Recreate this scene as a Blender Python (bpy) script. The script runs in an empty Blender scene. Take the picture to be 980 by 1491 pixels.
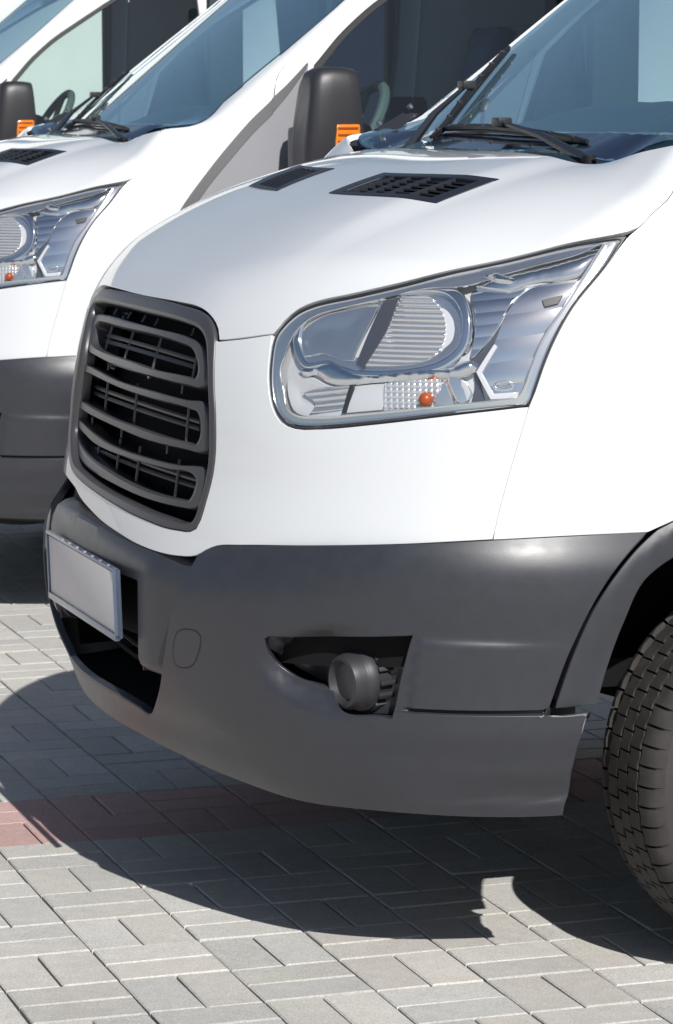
import bpy, bmesh, math, random
import numpy as np
from mathutils import Vector, Matrix, geometry
random.seed(7); np.random.seed(7)
SC = bpy.context.scene
COL = SC.collection
PI = math.pi
# ---------------------------------------------------------------- camera, sky, sun, exposure
cam = bpy.data.cameras.new('camera'); camo = bpy.data.objects.new('camera', cam); COL.objects.link(camo)
YAW, PIT = .3245, math.atan((745.5-162)/4400)
cd = Vector((math.sin(YAW)*math.cos(PIT), math.cos(YAW)*math.cos(PIT), -math.sin(PIT)))
cr = Vector((math.cos(YAW), -math.sin(YAW), 0)); cu = cr.cross(cd)
camo.matrix_world = Matrix(((cr.x, cu.x, -cd.x, -1.3725), (cr.y, cu.y, -cd.y, -5.5851), (cr.z, cu.z, -cd.z, 1.485), (0, 0, 0, 1)))
cam.sensor_fit = 'VERTICAL'; cam.sensor_height = 24; cam.lens = 4400/1491*24
cam.clip_start = .1; cam.clip_end = 3000
cam.dof.use_dof = True; cam.dof.focus_distance = 5.25; cam.dof.aperture_fstop = 14
SC.camera = camo
SUN_EL, SUN_AZ = math.radians(42), math.radians(-92)      # azimuth of the sun, measured from +x
sdir = Vector((math.cos(SUN_EL)*math.cos(SUN_AZ), math.cos(SUN_EL)*math.sin(SUN_AZ), math.sin(SUN_EL)))
W = bpy.data.worlds.new('World'); SC.world = W; W.use_nodes = True
nt = W.node_tree; bg = nt.nodes['Background']
sky = nt.nodes.new('ShaderNodeTexSky'); sky.sky_type = 'NISHITA'; sky.sun_disc = False
sky.sun_elevation = SUN_EL; sky.sun_rotation = math.atan2(sdir.x, sdir.y)
sky.air_density = 1.0; sky.dust_density = 1.2; sky.ozone_density = 1.8
nt.links.new(sky.outputs[0], bg.inputs[0]); bg.inputs[1].default_value = .058
sl = bpy.data.lights.new('sun', 'SUN'); sl.energy = 4.5; sl.angle = math.radians(.53); sl.color = (1, .975, .94)
so = bpy.data.objects.new('sun', sl); COL.objects.link(so); so.rotation_euler = sdir.to_track_quat('Z', 'Y').to_euler()
SC.view_settings.view_transform = 'Standard'; SC.view_settings.look = 'None'
SC.view_settings.exposure = 0.0; SC.view_settings.gamma = 1
SC.cycles.max_bounces = 10; SC.cycles.transparent_max_bounces = 24; SC.cycles.glossy_bounces = 5
SC.cycles.caustics_reflective = False; SC.cycles.caustics_refractive = False
SC.cycles.sample_clamp_indirect = 6

# ---------------------------------------------------------------- materials
def mat(name, col, rough=.5, metal=0, spec=.5, coat=0, noise=None, bump=None, coat_rough=.04):
    m = bpy.data.materials.new(name); m.use_nodes = True; n = m.node_tree; b = n.nodes['Principled BSDF']
    b.inputs['Base Color'].default_value = (*col, 1); b.inputs['Roughness'].default_value = rough
    b.inputs['Metallic'].default_value = metal; b.inputs['Specular IOR Level'].default_value = spec
    b.inputs['Coat Weight'].default_value = coat; b.inputs['Coat Roughness'].default_value = coat_rough
    if noise or bump:
        tc = n.nodes.new('ShaderNodeTexCoord')
    if noise:
        sc, amt = noise
        t = n.nodes.new('ShaderNodeTexNoise'); t.inputs['Scale'].default_value = sc; t.inputs['Detail'].default_value = 5
        n.links.new(tc.outputs['Object'], t.inputs['Vector'])
        r = n.nodes.new('ShaderNodeMapRange'); r.inputs[1].default_value = .3; r.inputs[2].default_value = .7
        r.inputs[3].default_value = 1-amt; r.inputs[4].default_value = 1+amt; n.links.new(t.outputs[0], r.inputs[0])
        h = n.nodes.new('ShaderNodeHueSaturation'); h.inputs['Color'].default_value = (*col, 1)
        n.links.new(r.outputs[0], h.inputs['Value']); n.links.new(h.outputs[0], b.inputs['Base Color'])
        r2 = n.nodes.new('ShaderNodeMapRange'); r2.inputs[1].default_value = .3; r2.inputs[2].default_value = .7
        r2.inputs[3].default_value = rough*.93; r2.inputs[4].default_value = min(1, rough*1.07)
        n.links.new(t.outputs[0], r2.inputs[0]); n.links.new(r2.outputs[0], b.inputs['Roughness'])
    if bump:
        sc, st = bump
        t = n.nodes.new('ShaderNodeTexNoise'); t.inputs['Scale'].default_value = sc; t.inputs['Detail'].default_value = 3
        n.links.new(tc.outputs['Object'], t.inputs['Vector'])
        bp = n.nodes.new('ShaderNodeBump'); bp.inputs['Strength'].default_value = st; bp.inputs['Distance'].default_value = .001
        n.links.new(t.outputs[0], bp.inputs['Height']); n.links.new(bp.outputs[0], b.inputs['Normal'])
    return m
def glassy(name, tint, refl=.04, rough=.0, haze_sheen=0, haze_sheen_col=(.8,.85,.9)):
    m = bpy.data.materials.new(name); m.use_nodes = True; n = m.node_tree; n.nodes.clear()
    o = n.nodes.new('ShaderNodeOutputMaterial'); tr = n.nodes.new('ShaderNodeBsdfTransparent'); tr.inputs[0].default_value = (*tint, 1)
    gl = n.nodes.new('ShaderNodeBsdfGlossy'); gl.inputs['Roughness'].default_value = rough; gl.inputs[0].default_value = (.95, 1, 1, 1)
    # two-sided Schlick reflectance
    ge = n.nodes.new('ShaderNodeNewGeometry'); dt = n.nodes.new('ShaderNodeVectorMath'); dt.operation = 'DOT_PRODUCT'
    n.links.new(ge.outputs['Incoming'], dt.inputs[0]); n.links.new(ge.outputs['Normal'], dt.inputs[1])
    def mth(op, a, b=0, c=0):
        x = n.nodes.new('ShaderNodeMath'); x.operation = op
        for k, v in enumerate((a, b, c)):
            if isinstance(v, (int, float)): x.inputs[k].default_value = v
            else: n.links.new(v, x.inputs[k])
        return x
    ab = mth('ABSOLUTE', dt.outputs['Value']); om = mth('SUBTRACT', 1, ab.outputs[0]); pw_ = mth('POWER', om.outputs[0], 4.2)
    ml = mth('MULTIPLY_ADD', pw_.outputs[0], 1.1, refl); ml.use_clamp = True
    mx = n.nodes.new('ShaderNodeMixShader'); n.links.new(ml.outputs[0], mx.inputs[0]); n.links.new(tr.outputs[0], mx.inputs[1]); n.links.new(gl.outputs[0], mx.inputs[2])
    last = mx
    if haze_sheen:
        df = n.nodes.new('ShaderNodeBsdfDiffuse'); df.inputs[0].default_value = (*haze_sheen_col, 1)
        m2 = n.nodes.new('ShaderNodeMixShader'); m2.inputs[0].default_value = haze_sheen
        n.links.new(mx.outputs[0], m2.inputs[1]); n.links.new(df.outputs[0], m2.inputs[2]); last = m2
    n.links.new(last.outputs[0], o.inputs[0]); return m
M = dict(
 white=mat('white_paint', (.765, .785, .805), .30, coat=1, noise=(3, .012)),
 grey=mat('grey_bumper_plastic', (.032, .034, .043), .40, spec=.7, noise=(40, .06), bump=(700, .16), coat=.06, coat_rough=.25),
 dark=mat('dark_grille_plastic', (.056, .055, .062), .34, spec=.6, bump=(900, .08)),
 black=mat('black_plastic', (.012, .012, .013), .5, spec=.4),
 navy=mat('vent_plastic', (.022, .026, .036), .38, spec=.5),
 trim=mat('sail_trim', (.20, .20, .22), .42, spec=.5, noise=(8, .04)),
 mirror=mat('mirror_housing_plastic', (.028, .028, .033), .42, spec=.55, bump=(700, .1)),
 inner=mat('underbody_black', (.008, .008, .009), .8, spec=.2),
 chrome=mat('chrome', (.90, .92, .95), .06, metal=1),
 chrome2=mat('satin_chrome', (.95, .955, .965), .12, metal=.92, spec=1.0),
 bezel=mat('grey_bezel', (.13, .14, .17), .2, metal=.6),
 whitebez=mat('pale_bezel', (.80, .81, .83), .24, metal=.25, spec=.9, coat=.8),
 gasket=mat('gasket_rubber', (.02, .02, .022), .45),
 lens=glassy('headlight_lens', (.99, .995, 1), .045, haze_sheen=.012),
 screen=glassy('windscreen_glass', (.64, .82, .90), .22, haze_sheen=.11, haze_sheen_col=(.28, .54, .70)),  # pale blue diffuse share paints the sky's reflection into the glass
 side=glassy('side_window_glass', (.76, .86, .84), .07),
 frit=mat('windscreen_frit', (.006, .010, .028), .12, coat=.6, spec=.5),
 amber=mat('amber_lens', (.85, .24, .01), .12, coat=1, spec=.6),
 bulb=mat('amber_bulb', (.38, .075, .02), .35, spec=.5),
 pod=mat('fog_lamp_plastic', (.034, .034, .039), .48, spec=.5),
 plate=mat('blank_plate', (.70, .68, .69), .5, noise=(30, .02)),
 plateframe=mat('plate_frame_chrome', (.15, .19, .28), .2, metal=.6, coat=.5),
 rubber=mat('tyre_rubber', (.046, .042, .041), .75, spec=.3, noise=(25, .25), bump=(200, .3)),
 side_rub=mat('tyre_sidewall', (.055, .049, .050), .62, spec=.35, noise=(12, .10), bump=(120, .15)),
 wiper=mat('wiper_rubber', (.018, .019, .022), .42, spec=.5),
 steel=mat('wheel_steel', (.30, .31, .33), .35, metal=.8, noise=(10, .1)),
 arch=mat('wheel_arch_metal', (.060, .085, .15), .5, spec=.4),
 bolt=mat('bolt_steel', (.5, .5, .52), .3, metal=1),
 dash=mat('dashboard_vinyl', (.035, .065, .09), .65, noise=(6, .1)),
 seat=mat('seat_fabric', (.07, .13, .22), .85, noise=(60, .2)),
 cabin=mat('cabin_trim', (.035, .05, .055), .8),
 wheelgrip=mat('steering_wheel_grip', (.10, .14, .14), .6),
)
def ribbed(name, col, rough, metal, waves, dist=.002):
    """mirror finish with fine moulded ribs; waves = [(direction, ribs per metre)]"""
    m = mat(name, col, rough, metal=metal); n = m.node_tree; b = n.nodes['Principled BSDF']
    tc = n.nodes.new('ShaderNodeTexCoord'); last = None
    for d, f in waves:
        dt = n.nodes.new('ShaderNodeVectorMath'); dt.operation = 'DOT_PRODUCT'; dt.inputs[1].default_value = d; n.links.new(tc.outputs['Object'], dt.inputs[0])
        mu = n.nodes.new('ShaderNodeMath'); mu.operation = 'MULTIPLY'; mu.inputs[1].default_value = f*PI; n.links.new(dt.outputs['Value'], mu.inputs[0])
        si = n.nodes.new('ShaderNodeMath'); si.operation = 'SINE'; n.links.new(mu.outputs[0], si.inputs[0])
        ab = n.nodes.new('ShaderNodeMath'); ab.operation = 'ABSOLUTE'; n.links.new(si.outputs[0], ab.inputs[0])
        if last is None: last = ab
        else:
            x = n.nodes.new('ShaderNodeMath'); x.operation = 'MULTIPLY'; n.links.new(last.outputs[0], x.inputs[0]); n.links.new(ab.outputs[0], x.inputs[1]); last = x
    bp = n.nodes.new('ShaderNodeBump'); bp.inputs['Distance'].default_value = dist; bp.inputs['Strength'].default_value = 1
    n.links.new(last.outputs[0], bp.inputs['Height']); n.links.new(bp.outputs[0], b.inputs['Normal']); return m
M['flutes'] = ribbed('fluted_chrome', (.95, .95, .96), .14, .85, [((0, 0, 1), 118)], .0022)
M['grid'] = ribbed('prism_chrome', (.93, .94, .96), .16, .7, [((0, 0, 1), 110), ((1, -.25, 0), 105)], .0022)
M['slats'] = ribbed('slatted_chrome', (.93, .94, .96), .14, .85, [((-.25, 0, 1), 95)], .0030)
M['steps'] = ribbed('stepped_chrome', (.93, .95, .98), .07, 1, [((-.15, 0, 1), 27)], .0011)
M['steps2'] = ribbed('fine_stepped_chrome', (.93, .95, .98), .07, 1, [((-.12, 0, 1), 52)], .0010)
# ---------------------------------------------------------------- objects
def link(o, parent=None):
    COL.objects.link(o)
    if parent: o.parent = parent
    return o
def empty(name, parent=None, loc=(0, 0, 0)):
    o = bpy.data.objects.new(name, None); o.empty_display_size = .1; o.location = loc; return link(o, parent)
def mesh_obj(name, V, F, m, parent=None, smooth=True, sharp=None, normals=None):
    me = bpy.data.meshes.new(name); me.from_pydata([tuple(v) for v in V], [], [tuple(int(i) for i in f) for f in F])
    me.materials.append(M[m] if isinstance(m, str) else m)
    if smooth: me.polygons.foreach_set('use_smooth', [True]*len(me.polygons))
    if sharp:
        me.set_sharp_from_angle(angle=math.radians(sharp))
    if normals is not None: me.normals_split_custom_set_from_vertices(normals)
    me.update()
    return link(bpy.data.objects.new(name, me), parent)
class MB:
    def __init__(s): s.V = []; s.F = []
    def add(s, V, F):
        o = len(s.V); s.V += [tuple(v) for v in V]; s.F += [tuple(i+o for i in f) for f in F]; return s
    def box(s, c, d, b=0, R=None):
        hx, hy, hz = d[0]/2, d[1]/2, d[2]/2; b = min(b, hx*.9, hy*.9, hz*.9)
        if b <= 0:
            V = [Vector((x*hx, y*hy, z*hz)) for x in (-1, 1) for y in (-1, 1) for z in (-1, 1)]
            F = [(0, 1, 3, 2), (4, 6, 7, 5), (0, 4, 5, 1), (2, 3, 7, 6), (0, 2, 6, 4), (1, 5, 7, 3)]
        else:
            bm = bmesh.new(); bmesh.ops.create_cube(bm, size=1)
            for v in bm.verts: v.co = Vector((v.co.x*hx*2, v.co.y*hy*2, v.co.z*hz*2))
            bmesh.ops.bevel(bm, geom=bm.edges[:], offset=b, segments=2, affect='EDGES', profile=.6)
            bm.verts.index_update(); V = [v.co.copy() for v in bm.verts]; F = [tuple(v.index for v in f.verts) for f in bm.faces]; bm.free()
        if R is not None: V = [R @ v for v in V]
        return s.add([v+Vector(c) for v in V], F)
    def tube(s, pts, r, n=8, cap=True):
        pts = [Vector(p) for p in pts]; k = len(pts); rr = r if isinstance(r, (list, tuple)) else [r]*k
        V = []; F = []; prev = None
        for i, p in enumerate(pts):
            t = (pts[min(i+1, k-1)]-pts[max(i-1, 0)]).normalized()
            a = prev - t*prev.dot(t) if prev is not None else t.orthogonal()
            a.normalize(); prev = a; b = t.cross(a)
            for j in range(n):
                q = 2*PI*j/n; V.append(p+(a*math.cos(q)+b*math.sin(q))*rr[i])
        for i in range(k-1):
            for j in range(n): F.append((i*n+j, i*n+(j+1) % n, (i+1)*n+(j+1) % n, (i+1)*n+j))
        if cap: F.append(tuple(reversed(range(n)))); F.append(tuple(range((k-1)*n, k*n)))
        return s.add(V, F)
    def lathe(s, prof, n=48, axis='y', c=(0, 0, 0), a0=0, a1=2*PI):
        full = abs(a1-a0-2*PI) < 1e-6; k = len(prof); V = []; F = []; m_ = n if full else n+1
        for i in range(m_):
            a = a0+(a1-a0)*i/n
            for (r, h) in prof:
                if axis == 'y': V.append((c[0]+r*math.cos(a), c[1]+h, c[2]+r*math.sin(a)))
                else: V.append((c[0]+h, c[1]+r*math.cos(a), c[2]+r*math.sin(a)))
        for i in range(n):
            j = (i+1) % m_
            for q in range(k-1): F.append((i*k+q, i*k+q+1, j*k+q+1, j*k+q))
        return s.add(V, F)
    def obj(s, name, m, parent=None, sharp=35, smooth=True):
        return mesh_obj(name, s.V, s.F, m, parent, smooth, sharp)
# ---------------------------------------------------------------- body surfaces of the van
def cubic(z,X,Y):
    X=np.array(X);Y=np.array(Y);d=np.diff(Y)/np.diff(X);h=np.diff(X);m=np.zeros(len(X));m[1:-1]=(d[1:]*h[:-1]+d[:-1]*h[1:])/(h[1:]+h[:-1]);m[0]=d[0];m[-1]=d[-1]
    z=np.clip(z,X[0],X[-1]);i=np.clip(np.searchsorted(X,z)-1,0,len(X)-2);h=X[i+1]-X[i];t=(z-X[i])/h
    return Y[i]*(2*t**3-3*t**2+1)+h*m[i]*(t**3-2*t**2+t)+Y[i+1]*(-2*t**3+3*t**2)+h*m[i+1]*(t**3-t**2)
def smax(a,b,k):
    h=np.clip(.5+.5*(a-b)/k,0,1)
    return b+(a-b)*h+k*h*(1-h)
def sstep(a,b,x):
    t=np.clip((x-a)/(b-a),0,1);return t*t*(3-2*t)
HX=[-.3,.04,.08,.13,.20,.26,.32,.40,.50,.60,.70,.80,.95,1.2]
HZ=[.30,1.02,1.105,1.167,1.220,1.256,1.287,1.322,1.357,1.383,1.401,1.411,1.425,1.43]
def _pchip():
    x=np.array(HX);y=np.array(HZ);d=np.diff(y)/np.diff(x);h=np.diff(x)
    m=np.zeros(len(x));m[1:-1]=(d[1:]*h[:-1]+d[:-1]*h[1:])/(h[1:]+h[:-1]);m[0]=d[0];m[-1]=d[-1]
    return x,y,m
_PX,_PY,_PM=_pchip()
def hc(x):
    x=np.clip(x,_PX[0],_PX[-1]);i=np.clip(np.searchsorted(_PX,x)-1,0,len(_PX)-2)
    h=_PX[i+1]-_PX[i];t=(x-_PX[i])/h
    return (_PY[i]*(2*t**3-3*t**2+1)+h*_PM[i]*(t**3-2*t**2+t)+_PY[i+1]*(-2*t**3+3*t**2)+h*_PM[i+1]*(t**3-t**2))
def top_z(x,y):
    a=np.abs(y)
    c=.20*(1-sstep(.45,.90,x))+.02
    hood=hc(x)-c*a**4+.010*sstep(.62,.50,a)*sstep(.15,.45,x)-.006+.045*sstep(.62,.80,a)*sstep(.73,.84,x)
    ws=1.39+.78*(x-.80-.12*a**2)
    return smax(hood,ws,.03)
def side_w(x,z):
    t=np.maximum(.75+.2*np.maximum(z-.76,0)-x,0)
    return 1.005+.02*sstep(.7,1.3,x)-1.3*t**2.9-.28*(np.sqrt(np.maximum(z-1.0,0)**2+.01)-.1)
def fW(P,k=.05):
    x,y,z=P[...,0],P[...,1],P[...,2];a=np.abs(y)
    g1=cubic(z,[.4,.70,.75,.85,.95,1.04,1.10,1.16,1.3,2.0],[-.02,.004,.010,.026,.036,.052,.070,.096,.17,.5])+.07*(a/.5)**2.5-x
    g2=a-side_w(x,z)
    g3=(z-top_z(x,y))*.9
    f=smax(smax(g1,g2,.05),g3,k)
    return smax(f,z-2.58,.2)
def bump_off(z):
    return np.interp(z,[.24,.30,.36,.44,.49,.52,.62,.70,.745,.775,.79],[-.075,-.045,-.012,.006,.008,.014,.024,.026,.018,.004,-.004])
def x0B(z):
    return cubic(z,[.24,.30,.34,.387,.43,.49,.55,.60,.65,.69,.72,.80],[.10,.052,.028,.010,-.012,-.032,-.045,-.050,-.042,-.018,.002,.030])
def fB(P):
    x,y,z=P[...,0],P[...,1],P[...,2];a=np.abs(y)
    fade=sstep(.12,.30,x)
    off=cubic(z,[.24,.30,.36,.42,.52,.62,.69,.735,.765,.785,.9],[-.072,-.042,-.016,.000,.010,.019,.025,.021,.010,.000,-.04])
    g1=x0B(z)+.30*a**2-x
    g2=a-side_w(x,z)-off
    return smax(g1,g2,.06)
def dim_bump(P):
    """hollow round the fog lamp opening and the raised side block behind it"""
    x, y, z = P[..., 0], P[..., 1], P[..., 2]; a = np.abs(y)
    u = (x-.240)/.108; v = (z-.548)/.078
    r = np.sqrt(u*u+v*v)
    sc = -.042*sstep(1.10, .50, r)*sstep(.285, .225, x)
    xp = .300+(z-.5)*.06+.03
    blk = .007*sstep(xp-.004, xp+.004, x)*sstep(.615, .600, z)*sstep(.490, .494, z)*sstep(.62, .36, x)
    low = -.009*sstep(.322, .340, z)*sstep(.385, .350, z)*sstep(.28, .62, x)
    gx = sstep(.318, .335, x)
    grv = -.006*sstep(.4945, .4925, z)*sstep(.4865, .4885, z)*gx
    led = .007*sstep(.4885, .4860, z)*sstep(.40, .46, z)*sstep(.245, .285, x)
    return sc+blk+low+grv+led

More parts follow.
